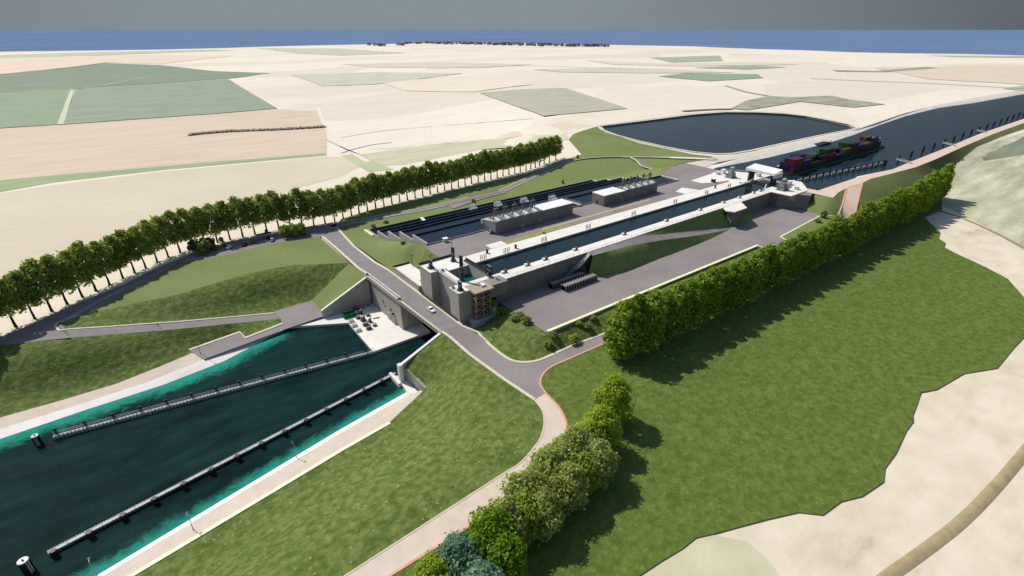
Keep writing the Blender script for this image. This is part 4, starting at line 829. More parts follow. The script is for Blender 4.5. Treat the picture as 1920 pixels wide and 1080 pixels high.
# lift gate with gantry
t = thing('gate_gantry', 'white roofed gantry on two dark towers across the upstream end of the lock', 'gantry', S3(209, 5, 0))
m = MB(); m.prism([(203.2, 3.4), (214.6, 4.2), (213.8, -14.2), (202.6, -15.4)], [7.0, 7.0, 7.0, 7.0], [8.6, 9.4, 9.0, 8.2]); m.build('roof_beam', WPAINT, t)
for n_ in (-1.6, 12.8):
    m = MB()
    for s_ in (206, 210): m.sn(s_ - .55, s_ + .55, n_ - .7, n_ + .7, -3, 7.0)
    m.sn(206.5, 209.5, n_ - .45, n_ + .45, -3, 7.0)
    for z_ in (1.2, 3.4, 5.6): m.sn(205.3, 210.7, n_ - .8, n_ + .8, z_, z_ + .35)
    m.build('tower', STEELD, t)
m = MB(); m.sn(203, 211, 14.4, 16.2, 5.6, 8.0); m.sn(204, 210, 14.3, 16.4, 8.0, 8.25); m.build('drive_unit', STEELL, t)
t = thing('lock_gate', 'mottled pale upstream gate lying between the gantry towers', 'lock gate', S3(216, 7, -2))
m = MB(); m.sn(211.5, 222, 0.4, 13.6, -2.6, -0.6); m.build('gate_leaf', ramp_mat('mottled_gate', [(0.18, 0.16, 0.15), (0.45, 0.42, 0.40), (0.62, 0.60, 0.57)], scale=0.9), t)
for k in range(7): m = MB(); m.sn(211.4 + k * 1.7, 211.7 + k * 1.7, 0.3, 13.7, -0.6, -0.1); m.build('stiffener', STEELL, t)
t = thing('sill_wall', 'dark concrete sill under the upstream gate at the end of the chamber water', 'wall', S3(206, 7, -9))
m = MB(); m.sn(205.2, 211.3, 0.2, 13.9, -14, -1.9); m.build('wall', CONCD, t)
def pyramid(s_, n_, lab):
    t = thing('hoist_tower', lab, 'hoist tower', S3(s_, n_, 0))
    m = MB(); m.prism([(s_ - 3, -n_ - 2.6), (s_ + 3, -n_ - 2.6), (s_ + 3, -n_ + 2.6), (s_ - 3, -n_ + 2.6)], 0.05, 0.5); m.build('base', CONCD, t)
    m = MB()
    for a_ in (-1, 1):
        for b_ in (-1, 1): m.beam(S3(s_ + a_ * 2.4, n_ + b_ * 2.0, .5), S3(s_ + a_ * .9, n_ + b_ * .7, 6.2), .4, .4)
    for z_, k in ((2.2, .8), (4.1, .6)):
        m.sn(s_ - 2.6 * k, s_ + 2.6 * k, n_ - 2.2 * k, n_ + 2.2 * k, z_, z_ + .25)
    m.build('frame', STEEL, t)
    m = MB(); m.sn(s_ - 1.9, s_ + 1.9, n_ - 1.5, n_ + 1.5, .5, 3.4); m.build('motor_cabin', ramp_mat('grey_green', [(0.22, 0.24, 0.21), (0.30, 0.32, 0.28)], scale=1), t)
    m = MB(); m.sn(s_ - 1.1, s_ + 1.1, n_ - .9, n_ + .9, 6.2, 6.7); m.tube(S3(s_, n_, 6.7), S3(s_, n_, 9), .12, .08, 6); m.build('headgear', STEELL, t)
pyramid(203, 21.5, 'grey-green hoist tower on the white deck right of the gantry')
pyramid(204.5, -13, 'grey-green hoist tower on the white pad left of the gantry')
def davit(s_, n_, tip, lab):
    t = thing('davit', lab, 'davit', S3(s_, n_, 0)); m = MB(); q = None
    for k in range(9):
        a_ = k / 8 * 1.4; p = S3(s_ + tip[0] * math.sin(a_), n_ + tip[1] * math.sin(a_), 3.4 * (1 - math.cos(a_)) + .1)
        if q is not None: m.tube(q, p, .28, .24, 7)
        q = p
    m.build('arm', WPAINT, t); m = MB(); m.sn(s_ - .6, s_ + .6, n_ - .6, n_ + .6, 0, .5); m.build('base', STEEL, t)
davit(197, -1.8, (9, 3.5), 'white curved davit arm on the left coping before the gantry')
davit(193, 15.2, (4.5, -1.0), 'white curved davit arm on the right walkway before the gantry')
davit(207, -18, (2, 4.0), 'white curved davit arm at the edge of the left upstream deck')
def crate(s_, n_, z, dims, mat, lab, name='equipment_cabinet', cat='cabinet', group=None):
    t = thing(name, lab, cat, S3(s_, n_, z), group=group); a, b, c = dims
    m = MB(); m.sn(s_ - a / 2, s_ + a / 2, n_ - b / 2, n_ + b / 2, z + .12, z + c); m.build('body', mat, t, bevel=0.05)
    m = MB(); m.sn(s_ - a / 2 - .08, s_ + a / 2 + .08, n_ - b / 2 - .08, n_ + b / 2 + .08, z + c, z + c + .12); m.build('lid', WPAINT, t)
    m = MB(); m.sn(s_ - a / 2 + .1, s_ + a / 2 - .1, n_ - b / 2 + .1, n_ + b / 2 - .1, z, z + .12); m.build('foot', STEELD, t); return t
crate(186, -13.5, 0.06, (2.2, 2.0, 2.0), STEELD, 'dark equipment cabinet on the yard before the left upstream deck')
crate(210, -22.0, 0.08, (3.0, 2.2, 2.6), WPAINT, 'white equipment cabinet at the water end of the left upstream deck')
crate(205, -22.5, 0.08, (2.0, 2.0, 1.8), STEELL, 'pale grey cabinet behind the left hoist tower')
crate(221, 4 - 7.5, 0.08, (2.4, 2.0, 2.2), STEELL, 'pale grey cabinet left of the upstream gate')
crate(218, 18, 0.05, (3, 2, 2.2), WPAINT, 'white cabinet on the right upstream deck by the canal')
crate(211, 26, 0.05, (2, 2, 1.6), STEELL, 'low grey cabinet near the outer edge of the right upstream deck')

q = P(1543, 268.5, -1); t = thing('landing_stage', 'small dark landing stage on the left bank of the upper canal, beyond the barge', 'landing stage', (q.x, q.y, -2))
m = MB(); m.box(q.x - 9, q.x + 9, q.y - 2.5, q.y + 3.5, -3, -.9); m.build('deck', STEELD, t)
for k in range(4): m = MB(); m.tube((q.x - 7.5 + k * 5, q.y - 2.9, -4), (q.x - 7.5 + k * 5, q.y - 2.9, .9), .35, .35, 8); m.build('pile', BLACK, t)
# ---- gear along the copings
ym = S3
def recess(s_, lab):
    t = thing('mooring_bollard', lab, 'bollard', S3(s_, 14.9, 0), group='bollard housings along the right walkway', local=True)
    m = MB(); m.box(-1.2, 0.2, -.55, .55, 0, .9); m.build('housing', WPAINT, t, bevel=.08)
    m = MB(); m.box(.35, 1.3, -.5, .5, 0, .75); m.tube((.8, -.62, 1.0), (.8, .62, 1.0), .42, .42, 10); m.build('roller', STEELD, t); return t
BOL = [3, 14.5, 24, 41, 72, 103, 131, 152.5, 168, 183, 190]
names = ['nearest the stair tower', 'second along the right walkway from the stair tower', 'third along the right walkway from the stair tower', 'fourth along the right walkway, beside the outside stairs', 'fifth along the right walkway, where the ramp meets it', 'sixth along the right walkway, above the grass mound', 'seventh along the right walkway, just before the T platform', 'at the T-shaped platform', 'first beyond the T-shaped platform', 'second beyond the T-shaped platform', 'last before the gantry on the right walkway']
b0 = None
for s_, nm in zip(BOL, names):
    lab = 'white and black bollard housing ' + nm
    if b0 is None: b0 = recess(s_, lab)
    else:
        c = copy_tree(b0); c.location = S3(s_, 14.9, 0); c['label'] = lab
def guard(s_, lab):
    t = thing('ladder_guard', lab, 'ladder guard', S3(s_, -0.6, 0), group='ladder guards along the left coping', local=True)
    m = MB()
    for k in range(4): m.tube((-1.5 + k, 0.25 * (k % 2), 0), (-1.5 + k, 0.25 * (k % 2), 2.1), .13, .13, 6)
    m.build('posts', STEELD, t)
    m = MB(); m.box(-1.6, 1.6, -.06, .06, 1.0, 1.12); m.box(-1.6, 1.6, .2, .32, 1.9, 2.02); m.build('rails', STEEL, t)
    m = MB()
    for k in range(8): m.box(-.35, .35, -.75, -.66, -2.8 + k * .38, -2.74 + k * .38)
    m.box(-.42, -.35, -.75, -.66, -2.9, 1.0); m.box(.35, .42, -.75, -.66, -2.9, 1.0); m.build('ladder', STEELL, t); return t
g0 = None
for i, s_ in enumerate([4, 16, 37, 64.5, 97, 131, 160, 183]):
    lab = ('dark ladder guard on left coping, '+ ['nearest the lock head', 'second from the lock head', 'third from the lock head', 'fourth from the lock head', 'fifth from the lock head', 'sixth from the lock head', 'seventh from the lock head, by the white pad', 'nearest the gantry'][i])
    if g0 is None: g0 = guard(s_, lab)
    else: c = copy_tree(g0); c.location = S3(s_, -0.6, 0); c['label'] = lab
for s_, n_, lab in ((22, -2.2, 'dark rounded bollard on the left coping near the white pad'), (175, -5, 'dark rounded bollard on the left coping near the upstream deck'), (9, -5.2, 'dark rounded bollard on the left coping just behind the lock head')):
    t = thing('bollard', lab, 'bollard', S3(s_, n_, 0)); m = MB(); m.tube(S3(s_, n_, 0), S3(s_, n_, 1.3), .55, .42, 12); m.build('post', STEELD, t)
    m = MB(); m.tube(S3(s_, n_, 1.3), S3(s_, n_, 1.6), .7, .6, 12); m.build('cap', STEELD, t)
# ---- stairs from the right walkway to the yard
t = thing('outside_stairs', 'two-flight concrete stairs running down the right lock wall beside the grass mound', 'stairs', S3(39, 21, -9))
def flight(s0, z0, s1, z1, n0, n1, steps, mat, nm):
    m = MB()
    for k in range(steps):
        f0, f1 = k / steps, (k + 1) / steps; zt = z0 + (z1 - z0) * f0
        m.sn(s0 + (s1 - s0) * f0, s0 + (s1 - s0) * f1, n0, n1, zt - 0.9, zt)
    m.build(nm, mat, t)
flight(44.5, -0.1, 37.5, -4.4, 19.7, 21.6, 14, WHITED, 'stair_flight'); flight(35.5, -4.4, 28.5, -9.0, 19.7, 21.6, 14, STEEL, 'stair_flight')
m = MB(); m.sn(35.5, 37.5, 19.7, 21.6, -5.3, -4.4); m.build('landing', CONC, t)
m = MB(); m.beam(S3(44.5, 21.6, .9), S3(37.5, 21.6, -3.4), .08, .3); m.beam(S3(35.5, 21.6, -3.4), S3(28.5, 21.6, -8), .08, .3); m.build('railing', STEEL, t)
# ---- stacked stop logs in the yard
def stoplogs(s0, n0, lab):
    t = thing('stop_log_stack', lab, 'stop logs', S3(s0 + 9, n0 + 1.4, YZ), group='stop logs in the lower yard')
    m = MB(); m.sn(s0, s0 + 18, n0, n0 + 2.8, YZ + .3, YZ + 2.1); m.build('beam_core', STEELD, t)
    for k in range(13):
        m = MB(); q = s0 + k * 1.45; m.sn(q, q + .32, n0 - .15, n0 + 2.95, YZ, YZ + 2.5); m.build('rib', STEEL, t)
    m = MB(); m.sn(s0 + .35, s0 + 17.7, n0 + .5, n0 + 2.3, YZ + 2.1, YZ + 2.3); m.build('top_plate', ramp_mat('weathered_plate', [(0.20, 0.19, 0.17), (0.36, 0.34, 0.31)], scale=1.4), t)
stoplogs(20.5, 19.0 + 3.6 - .9, 'ribbed grey stop log nearer the lock wall in the lower yard'); stoplogs(24.2 - 1.0, 26.2, 'ribbed grey stop log farther from the lock wall in the lower yard')
# ---- low wall along the lower yard
t = thing('low_wall', 'long low pale yellow wall edging the lower yard above the tree-lined slope', 'wall', S3(60, 48.5, -10))
m = MB(); m.prism([(-2.6, -47.7), (130, -49.2), (130, -50.1), (-2.6, -48.6)], -12, -8.3); m.build('wall', KERB, t)
m = MB(); m.prism([(-2.75, -47.55), (130.1, -49.05), (130.1, -50.25), (-2.75, -48.75)], -8.3, -8.1); m.build('coping', flat('cream_coping', (0.76, 0.74, 0.48)), t)
strip('kerb', [S3(130.5, 49.5, -8.95), S3(131.5, 53, -8.95), S3(139, 58, -9.0)], -.4, .4, KERBY, lift=.15, thick=.3)
strip('kerb', [S3(147, 59, -8.95), S3(151.8, 49.7, -8.95), S3(203.4, 46.2, -8.95), S3(214.6, 62, -8.95)], -.4, .4, KERBY, lift=.15, thick=.3)
strip('kerb', [S3(206, 37, -8.95), S3(213, 50, -8.95), S3(222, 60, -8.95)], -.4, .4, KERBY, lift=.15, thick=.3)

# ---- saving basins
BAS = [(-28.8, 0.5), (-43.0, -2.2), (-56.7, -6.1), (-70.4, -10.0), (-84.2, -13.4)]
ordb = ['first and highest', 'second', 'third', 'fourth', 'fifth and lowest']
for i, (n1, zt) in enumerate(BAS):
    n0 = n1 - 13.7; s1 = 172 if i == 0 else 167
    t = thing('saving_basin', 'long dark water saving basin, %s step down from the grey yard' % ordb[i], 'water basin', S3(80, n1 - 7, zt - 4), group='stepped saving basins')
    zt2 = zt + 0.3
    m = MB(); m.sn(-7.0, -6.3, n0 + .0, n1 - .02, zt - 14, zt2); m.build('end_wall', CONC if i else CONC, t)
    m = MB(); m.sn(s1 - .7, s1, n0, n1 - .02, zt - 14, zt2); m.build('end_wall', WHITED, t)
    m = MB(); m.sn(-6.3, s1 - .7, n0, n0 + .35, zt - 14, zt2 - 0.1); m.build('side_wall', STEELD, t)
    if i == 0: m = MB(); m.sn(-6.3, s1 - .7, n1 - .5, n1 - .02, zt - 14, 0.25); m.build('side_wall', CONCD, t)
    m = MB(); m.sn(-6.3, s1 - .7, n0 + .35, n1 - (.5 if i == 0 else .02), zt - 6, zt - 0.5); m.build('water', WATER_BASIN, t)
t = thing('kerb_block', 'pale yellow edging block at the lower left corner of the saving basins', 'edging', S3(-8, -92, -14))
m = MB(); m.sn(-8.8, -7.6, -98.5, -87.5, -16, -13.0); m.build('block', KERBY, t)
m = MB(); m.sn(-8.9, -7.5, -98.6, -87.4, -13.0, -12.85); m.build('coping', KERBY, t)
def catwalk(s_, n0, z0, n1, z1, lab, wd=1.4):
    t = thing('catwalk', lab, 'catwalk', S3(s_, n0, z0))
    m = MB(); m.beam(S3(s_, n0, z0), S3(s_, n1, z1), wd, .25); m.build('deck', STEELL, t)
    m = MB()
    for a_ in (-1, 1): m.beam(S3(s_ + a_ * wd / 2, n0, z0 + 1), S3(s_ + a_ * wd / 2, n1, z1 + 1), .1, .1)
    for k in range(6):
        f = k / 5
        for a_ in (-1, 1): m.beam(S3(s_ + a_ * wd / 2, n0 + (n1 - n0) * f, z0 + (z1 - z0) * f), S3(s_ + a_ * wd / 2, n0 + (n1 - n0) * f, z0 + (z1 - z0) * f + 1), .1, .1)
    m.build('railing', STEELL, t)
catwalk(86, -28, 0.7, -41.5, 0.2, 'grey catwalk crossing the highest saving basin between the two service buildings', 1.8)
# triangular intake frames over the basins
for i, (s_, n_, z_) in enumerate([(80, -42.5, 1.0), (71, -56.3, -2.0), (62.5, -70.0, -5.9), (54, -83.8, -9.6)]):
    t = thing('intake_frame', 'pale triangular intake frame on the dividing wall of the saving basins, %s from the yard' % ['first', 'second', 'third', 'fourth'][i], 'intake frame', S3(s_, n_, z_), group='intake frames on the saving basins')
    m = MB(); m.prism([(s_ - 2.2, -n_ - .4), (s_ + 2.2, -n_ - .4), (s_ + 2.2, -n_ + 2.8), (s_ - 2.2, -n_ + 2.8)], [z_ - .6] * 4, [z_ + .2, z_ + .2, z_ + 2.0, z_ + 2.0]); m.build('housing', STEELL, t)
    m = MB(); m.beam(S3(s_ - 2.2, n_ - .2, z_ + .2), S3(s_ - 2.2, n_ - 2.6, z_ + 2.9), .18, .18); m.beam(S3(s_ + 2.2, n_ - .2, z_ + .2), S3(s_ + 2.2, n_ - 2.6, z_ + 2.9), .18, .18); m.beam(S3(s_ - 2.2, n_ - 2.6, z_ + 2.9), S3(s_ + 2.2, n_ - 2.6, z_ + 2.9), .18, .18); m.build('frame', STEEL, t)
t = thing('access_ramp', 'small white slab at the outer edge of the saving basins by the long road', 'slab', S3(12, -97, -13))
a, b = P(790, 408, -13), P(797, 415, -13)
m = MB(); m.beam(a, b, 1.6, .5); m.build('slab', WPAINT, t); m = MB(); m.beam(a - Vector((0, 0, .7)), b - Vector((0, 0, .7)), 1.2, .9); m.build('footing', CONC, t)
t = thing('pump_cabinet', 'small pale cabinet on the edge of the yard at the corner of the highest basin', 'cabinet', S3(1.5, -27.5, 0))
m = MB(); m.sn(0.6, 2.6, -28, -26.6, 0, 1.7); m.build('body', STEELL, t); m = MB(); m.sn(.4, 2.8, -28.2, -26.4, 1.7, 1.85); m.build('lid', WPAINT, t)
# ---- service buildings
STEELM = flat('mid_steel', (0.12, 0.125, 0.13), rough=.5)
def service(s0, s1, n0, n1, h, white0, white1, flip, lab):
    t = thing('service_building', lab, 'building', S3((s0 + s1) / 2, (n0 + n1) / 2, 0))
    m = MB(); m.sn(s0, s1, n0, n1, -0.3, h); m.build('wall', ramp_mat('building_concrete', [(0.16, 0.148, 0.143), (0.22, 0.205, 0.20)], scale=.15) if not flip else MATS['building_concrete'], t)
    m = MB(); m.sn(white0, white1, n0 - .15, n1 + .15, h, h + .35); m.build('roof', WPAINT, t)
    g0, g1 = (white1 + .4, s1) if flip else (s0, white0 - .4)
    m = MB(); m.sn(g0, g1, n0 + .3, n1 - .3, h, h + .12); m.build('roof_deck', CONCD, t)
    for k in range(5):
        c = g0 + (g1 - g0) * (k + .5) / 5
        m = MB(); m.prism([(c - 1.7, -n1 + .3), (c + 1.7, -n1 + .3), (c + 1.7, -n1 + 3.0), (c - 1.7, -n1 + 3.0)], [h + .12] * 4, [h + .5, h + .5, h + 1.5, h + 1.5]); m.build('hatch_cover', WPAINT, t)
        f = MB()
        for a_ in (-1.5, 1.5):
            f.beam(S3(c + a_, n1 - 4.2, h + .1), S3(c + a_ * .5, n1 - 3.8, h + 4.6), .34, .34); f.beam(S3(c + a_, n1 - 6.6, h + .1), S3(c + a_ * .5, n1 - 4.6, h + 4.6), .34, .34)
        f.sn(c - 1.2, c + 1.2, n1 - 4.8, n1 - 3.6, h + 4.5, h + 5.0); f.tube(S3(c, n1 - 4.2, h + .2), S3(c, n1 - 4.2, h + 6.2), .38, .3, 8); f.build('valve_hoist', STEELM, t)
    e = s0 if not flip else s0
    if not flip:
        m = MB(); m.prism([(s0 - .1, -n1 + .6), (s0 - .1, -n0 - .6), (s0 - 3.6, -n0 - 2.2), (s0 - 3.6, -n0 - 1.0)], [0.6, 0.6, 4.4, 4.4], [h + .2, h + .2, h + .3, h + .3]); m.build('intake_hood', STEELL, t)
        m = MB(); m.tube(S3(s0 - 2.2, n1 - 3.0, 0), S3(s0 - 1.2, n1 - 3.0, 2.2), .5, .5, 10); m.build('pipe', WPAINT, t)
        m = MB(); m.sn(s0 - .02, s0 + .1, n1 - 3.2, n1 - 2.0, 0, 2.2); m.build('door', STEELD, t)
    else:
        m = MB(); m.sn(s0 - .06, s0 + .1, n0 + 3.4, n0 + 4.6, 0, 2.2); m.build('door', STEELD, t)
    for k in range(int((s1 - s0) / 7)): m = MB(); m.sn(s0 + 3 + k * 7, s0 + 3.12 + k * 7, n1 - .02, n1 + .05, 0, h); m.build('joint_strip', CONCD, t)
    for k in range(3):
        q = s0 + (s1 - s0) * (.3 + .22 * k); m = MB(); m.sn(q, q + 2.2, n1 - .02, n1 + .06, 0, 2.4); m.build('door', STEEL, t)
service(25.0, 73.0, -29.0, -20.6, 6.0, 53, 73, False, 'long near service building in the upper yard, white roof at its far end')
service(95.5, 140, -29.2, -20.4, 5.6, 95.5, 112, True, 'long far service building in the upper yard, white roof at its near end')
# ================================================================== PLANTS
bpy.context.view_layer.update(); DG = bpy.context.evaluated_depsgraph_get()
def ground_at(u, v):
    """the surface of the finished ground at a surveyed point"""
    d = P(u, v, -40) - cam.location
    hit = sc.ray_cast(DG, cam.location, d.normalized())
    return hit[1].copy() if hit[0] else P(u, v, -14)
SPOT = {k: ground_at(*k) for k in [(367, 472), (384, 474), (396, 468), (537, 445), (553, 443), (567, 441), (385, 477), (372, 480), (410, 467), (421, 461), (477, 455), (415, 453), (500, 436), (940, 590), (925, 575), (966, 600), (987, 606), (975, 592), (1075, 640), (1028, 648), (1036, 630), (1100, 614), (1112, 598), (1085, 608), (1543, 408), (1532, 416), (756, 458), (897, 357), (1055, 344), (700, 426), (724, 418), (888, 378), (1020, 438), (1083, 297)]}
def crown_mesh(name, mat, seed, z0, z1, rad, n, size, lobes=16, top=0.55, flat_=0.0, shape='egg'):
    """leaf clumps spread through the volume of overlapping boughs"""
    r = random.Random(seed); vs, fs = [], []
    H = z1 - z0; L = []
    for i in range(lobes):
        f = (i + 0.5) / lobes; zz = z0 + H * (0.08 + 0.86 * f)
        if shape == 'egg': w_ = math.sin(math.pi * min(1, (0.12 + 0.86 * f) ** (0.9))) ** 0.6
        elif shape == 'dome': w_ = math.sqrt(max(0.05, 1 - ((f - 0.38) / 0.66) ** 2))
        else: w_ = (1 - 0.72 * f) if f > .2 else (0.55 + 2 * f)
        a = i * 2.399 + r.uniform(-.5, .5); d = rad * w_ * (0.58 + r.uniform(-.14, .16))
        if f > 0.9: d *= 0.3
        L.append((math.cos(a) * d, math.sin(a) * d, zz, rad * (0.33 + r.uniform(-.08, .12)) * (0.7 + .3 * w_)))
    for i in range(n):
        cx, cy, cz, cr_ = L[r.randrange(len(L))]
        th = r.uniform(0, 2 * math.pi); ph = math.acos(r.uniform(-0.75, 1)); q = cr_ * (r.uniform(0.3, 1.0) ** 0.5) * (1.35 if r.random() < .08 else 1)
        dv = Vector((math.sin(ph) * math.cos(th), math.sin(ph) * math.sin(th), math.cos(ph) * 0.9))
        c = Vector((cx, cy, cz)) + dv * q
        if c.z < z0: c.z = z0 + r.uniform(0, .4)
        nrm = (dv + Vector((r.uniform(-.8, .8), r.uniform(-.8, .8), r.uniform(-.3, .9)))).normalized()
        a_ = nrm.cross(Vector((r.uniform(-1, 1), r.uniform(-1, 1), r.uniform(-1, 1)))).normalized(); b_ = nrm.cross(a_)
        s_ = size * r.uniform(.55, 1.35); k = len(vs)
        vs += [c - a_ * s_, c + b_ * s_ * .62 + nrm * s_ * .14, c + a_ * s_, c - b_ * s_ * .62 + nrm * s_ * .14]
        fs.append((k, k + 1, k + 2, k + 3))
    me = bpy.data.meshes.new(name); me.from_pydata(vs, [], fs); me.materials.append(mat); return me
def trunk_mesh(name, h, r0, seed, spread=2.2, limbs=6, hl=None):
    r = random.Random(seed); m = MB(); pts = [Vector((0, 0, -.4))]
    N = 5
    for i in range(1, N + 1): pts.append(Vector((r.uniform(-.12, .12) * i * .6, r.uniform(-.12, .12) * i * .6, h * i / N)))
    m.tube(pts[0], Vector((0, 0, .5)), r0 * 1.45, r0, 8); pts[0] = Vector((0, 0, .45))
    for i in range(N): m.tube(pts[i], pts[i + 1], r0 * (1 - .13 * i), r0 * (1 - .13 * (i + 1)), 8)
    hl = hl or h * .45
    for i in range(limbs):
        a = i * 2.4 + r.uniform(-.4, .4); z = hl + (h - hl) * i / limbs; b = Vector((0, 0, z)); d = spread * r.uniform(.75, 1.1)
        mid = b + Vector((math.cos(a) * d * .5, math.sin(a) * d * .5, d * .45)); e = b + Vector((math.cos(a) * d, math.sin(a) * d, d * 1.15))
        m.tube(b, mid, r0 * .42, r0 * .3, 6); m.tube(mid, e, r0 * .3, r0 * .12, 6)
    me = bpy.data.meshes.new(name); me.from_pydata(m.v, [], m.f); me.materials.append(BARKM)
    for p in me.polygons: p.use_smooth = True
    return me
def plant(name, label, cat, loc, crown, trunk, sc_=1.0, rz=0.0, group=None, zs=1.0):
    t = thing(name, label, cat, loc, rz, group, local=True); t.scale = (sc_, sc_, sc_ * zs)
    for nm, me in (('trunk', trunk), ('crown', crown)):
        o = bpy.data.objects.new(nm, me); COL.objects.link(o); o.parent = t
    return t
# ---- the long left row
LC = [crown_mesh('left_row_crown', LEAF_L, 11 + i, 5.0, 21.2, 5.9, 2800, .60, 40, shape='dome') for i in range(4)]
LT = [trunk_mesh('left_row_trunk', 12, .48, 31 + i, 2.6, 7, 4.6) for i in range(2)]
rowL = [S3(-163, -76.5, 0), S3(-155.1, -81.3, 0), S3(-144.6, -88.0, 0), S3(-131.7, -98.0, 0), S3(-118.6, -108.3, 0), S3(-105.5, -119.1, 0), S3(-96.4, -125.6, 0), S3(-84, -130.2, 0), S3(-68.5, -131.9, 0), S3(-51.5, -131.8, 0)] + [P(u, v, -14.5) for u, v in [(618, 420), (680, 398), (758, 376), (830, 358), (890, 343), (945, 330), (990, 319), (1024, 308), (1052, 304)]]
def along(line, step):
    out = []; acc = 0.0
    for a, b in zip(line, line[1:]):
        L = (b.xy - a.xy).length; q = -acc if out or acc else 0
        d = (step - acc) if out else 0.0
        while d <= L: out.append(a.lerp(b, d / L)); d += step
        acc = L - (d - step)
    return out
pl = along(rowL, 6.15); NL = len(pl)
for i, q in enumerate(pl):
    z = TZ(q.x, q.y)
    j = rnd.uniform(-.35, .35)
    k = i + 1
    lab = ('dark green tree, %s from the left end of the long left row' % nth(k)) if k <= NL // 2 else ('dark green tree, %s from the far end of the long left row' % nth(NL - i))
    plant('row_tree', lab, 'tree', (q.x + j * .5, q.y + j, z), LC[i % 4], LT[i % 2], rnd.uniform(.93, 1.07), rnd.uniform(0, 6.28), 'trees in the long left row')
# ---- the dense right row
RC = [crown_mesh('right_row_crown', LEAF_R, 51 + i, 1.0, 20.5 + (i % 3), 5.5, 3400, .56, 44, shape='cone' if i % 2 else 'egg') for i in range(4)]
RT = [trunk_mesh('right_row_trunk', 13, .38, 81 + i, 2.4, 7, 3.0) for i in range(2)]
rowR = [S3(10, 71.0, 0), S3(60, 72.5, 0), S3(116, 73.5, 0), S3(180, 74, 0), S3(240, 74, 0), S3(290, 72.5, 0), S3(318, 70.5, 0)]
pr = along(rowR, 6.4); NR = len(pr)
for i, q in enumerate(pr):
    k = i + 1; j = rnd.uniform(-.6, .6)
    lab = ('bright green tree, %s from the near end of the dense row above the meadow' % nth(k)) if k <= NR // 2 else ('bright green tree, %s from the far end of the dense row above the meadow' % nth(NR - i))
    plant('hedgerow_tree', lab, 'tree', (q.x, q.y + j, MZ - .2), RC[(i * 3 + i // 5) % 4], RT[i % 2], rnd.uniform(.94, 1.08) * (1.06 if i < 3 else 1), rnd.uniform(0, 6.28), 'trees in the dense right row')
# ---- the clump by the path
def big(mat, seed, h, rad, n=6500, size=.38, shape='egg', z0=1.0): return crown_mesh('clump_crown', mat, seed, z0, h, rad * 1.3, n, size, 60, shape=shape)
CT = [trunk_mesh('clump_trunk', 7, .34, 131 + i, 2.6, 7, 1.6) for i in range(2)]
CL = [  # pixel of the crown's middle, height, radius, leaf, label
    (1150, 745, 12.0, 4.6, LEAF_Y, 'tall yellow-green tree at the top of the clump, nearest the road junction'),
    (1128, 800, 10.5, 4.2, LEAF_Y, 'yellow-green tree second from the top of the clump by the path'),
    (1080, 838, 10.0, 4.4, LEAF_O, 'pale olive tree beside the path bend, left of the yellow-green pair'),
    (1118, 862, 9.0, 4.0, LEAF_O, 'pale olive tree on the meadow side just below the yellow-green pair'),
    (1030, 878, 9.5, 4.4, LEAF_O, 'olive tree edging the path in the middle of the clump'),
    (1066, 905, 9.0, 4.0, LEAF_O, 'olive tree on the meadow side in the middle of the clump'),
    (985, 925, 9.5, 4.5, LEAF_O, 'grey-olive tree leaning over the red path edge above the lime tree'),
    (1018, 955, 8.5, 4.0, LEAF_O, 'grey-olive tree on the meadow side above the lime tree'),
    (1105, 822, 9.0, 4.2, LEAF_Y, 'small yellow-green tree wedged between the upper pair and the olives'),
    (1052, 862, 8.5, 4.2, LEAF_O, 'light olive tree filling the clump beside the path bend'),
    (1040, 925, 8.0, 4.0, LEAF_O, 'light olive tree in the heart of the clump'),
    (985, 962, 8.5, 4.0, LEAF_R, 'fresh green tree between the olives and the lime trees'),
    (1092, 880, 8.0, 3.8, LEAF_R, 'fresh green tree on the meadow side of the upper clump'),
    (950, 972, 9.0, 4.0, LEAF_O, 'small olive tree between the grey-olive pair and the lime tree'),
    (922, 1000, 10.0, 4.4, LEAF_G, 'vivid lime green tree near the bottom of the clump'),
    (948, 1040, 8.5, 3.8, LEAF_G, 'small vivid lime tree on the meadow side at the bottom of the clump'),
    (893, 1035, 8.0, 3.6, LEAF_G, 'small lime tree between the vivid lime and the blue-green tree'),
    (862, 1048, 9.0, 4.2, LEAF_B, 'blue-green tree at the bottom of the clump by the path'),
    (815, 1088, 8.0, 3.6, LEAF_Y, 'yellow-green tree cut by the bottom edge of the picture'),
    (905, 1098, 8.5, 4.0, LEAF_B, 'blue-green tree lowest in the clump, cut by the bottom edge')]
for i, (u, v, h, rad, mt, lab) in enumerate(CL):
    h *= 1.3; q = P(u, v, MZ + h * .55)
    plant('clump_tree', lab, 'tree', (q.x, q.y, MZ - .15), big(mt, 200 + i, h, rad, shape='egg' if i % 3 else 'dome', z0=.6), CT[i % 2], 1.0, rnd.uniform(0, 6.28), 'trees in the clump by the path')
# lone trees and shrubs
def shrub(u, v, z, h, rad, mt, lab, n=900, size=.34, name='shrub', seed=None, cat='shrub', shape='dome'):
    sd_ = int(u * 7 + v); q, z = SPOT[(u, v)], SPOT[(u, v)].z
    plant(name, lab, cat, (q.x, q.y, z - .1), crown_mesh('shrub_crown', mt, sd_, h * .12, h, rad, n, size, 12, shape=shape), trunk_mesh('shrub_stem', h * .6, .08 + h * .012, sd_, rad * .45, 5, h * .15), 1.0, 0.0)
BROWNL = leaf_mat('leaves_brownish', (0.055, 0.070, 0.022), (0.105, 0.125, 0.04), (0.18, 0.19, 0.075), .3)
shrub(367, 472, -14.1, 6.5, 3.2, BROWNL, 'brownish round tree at the left end of the car park', 1300, .45, 'round_tree', cat='tree')
shrub(384, 474, -14.1, 7.5, 3.8, LEAF_O, 'olive round tree right of the brownish one in the car park', 1500, .45, 'round_tree', cat='tree')
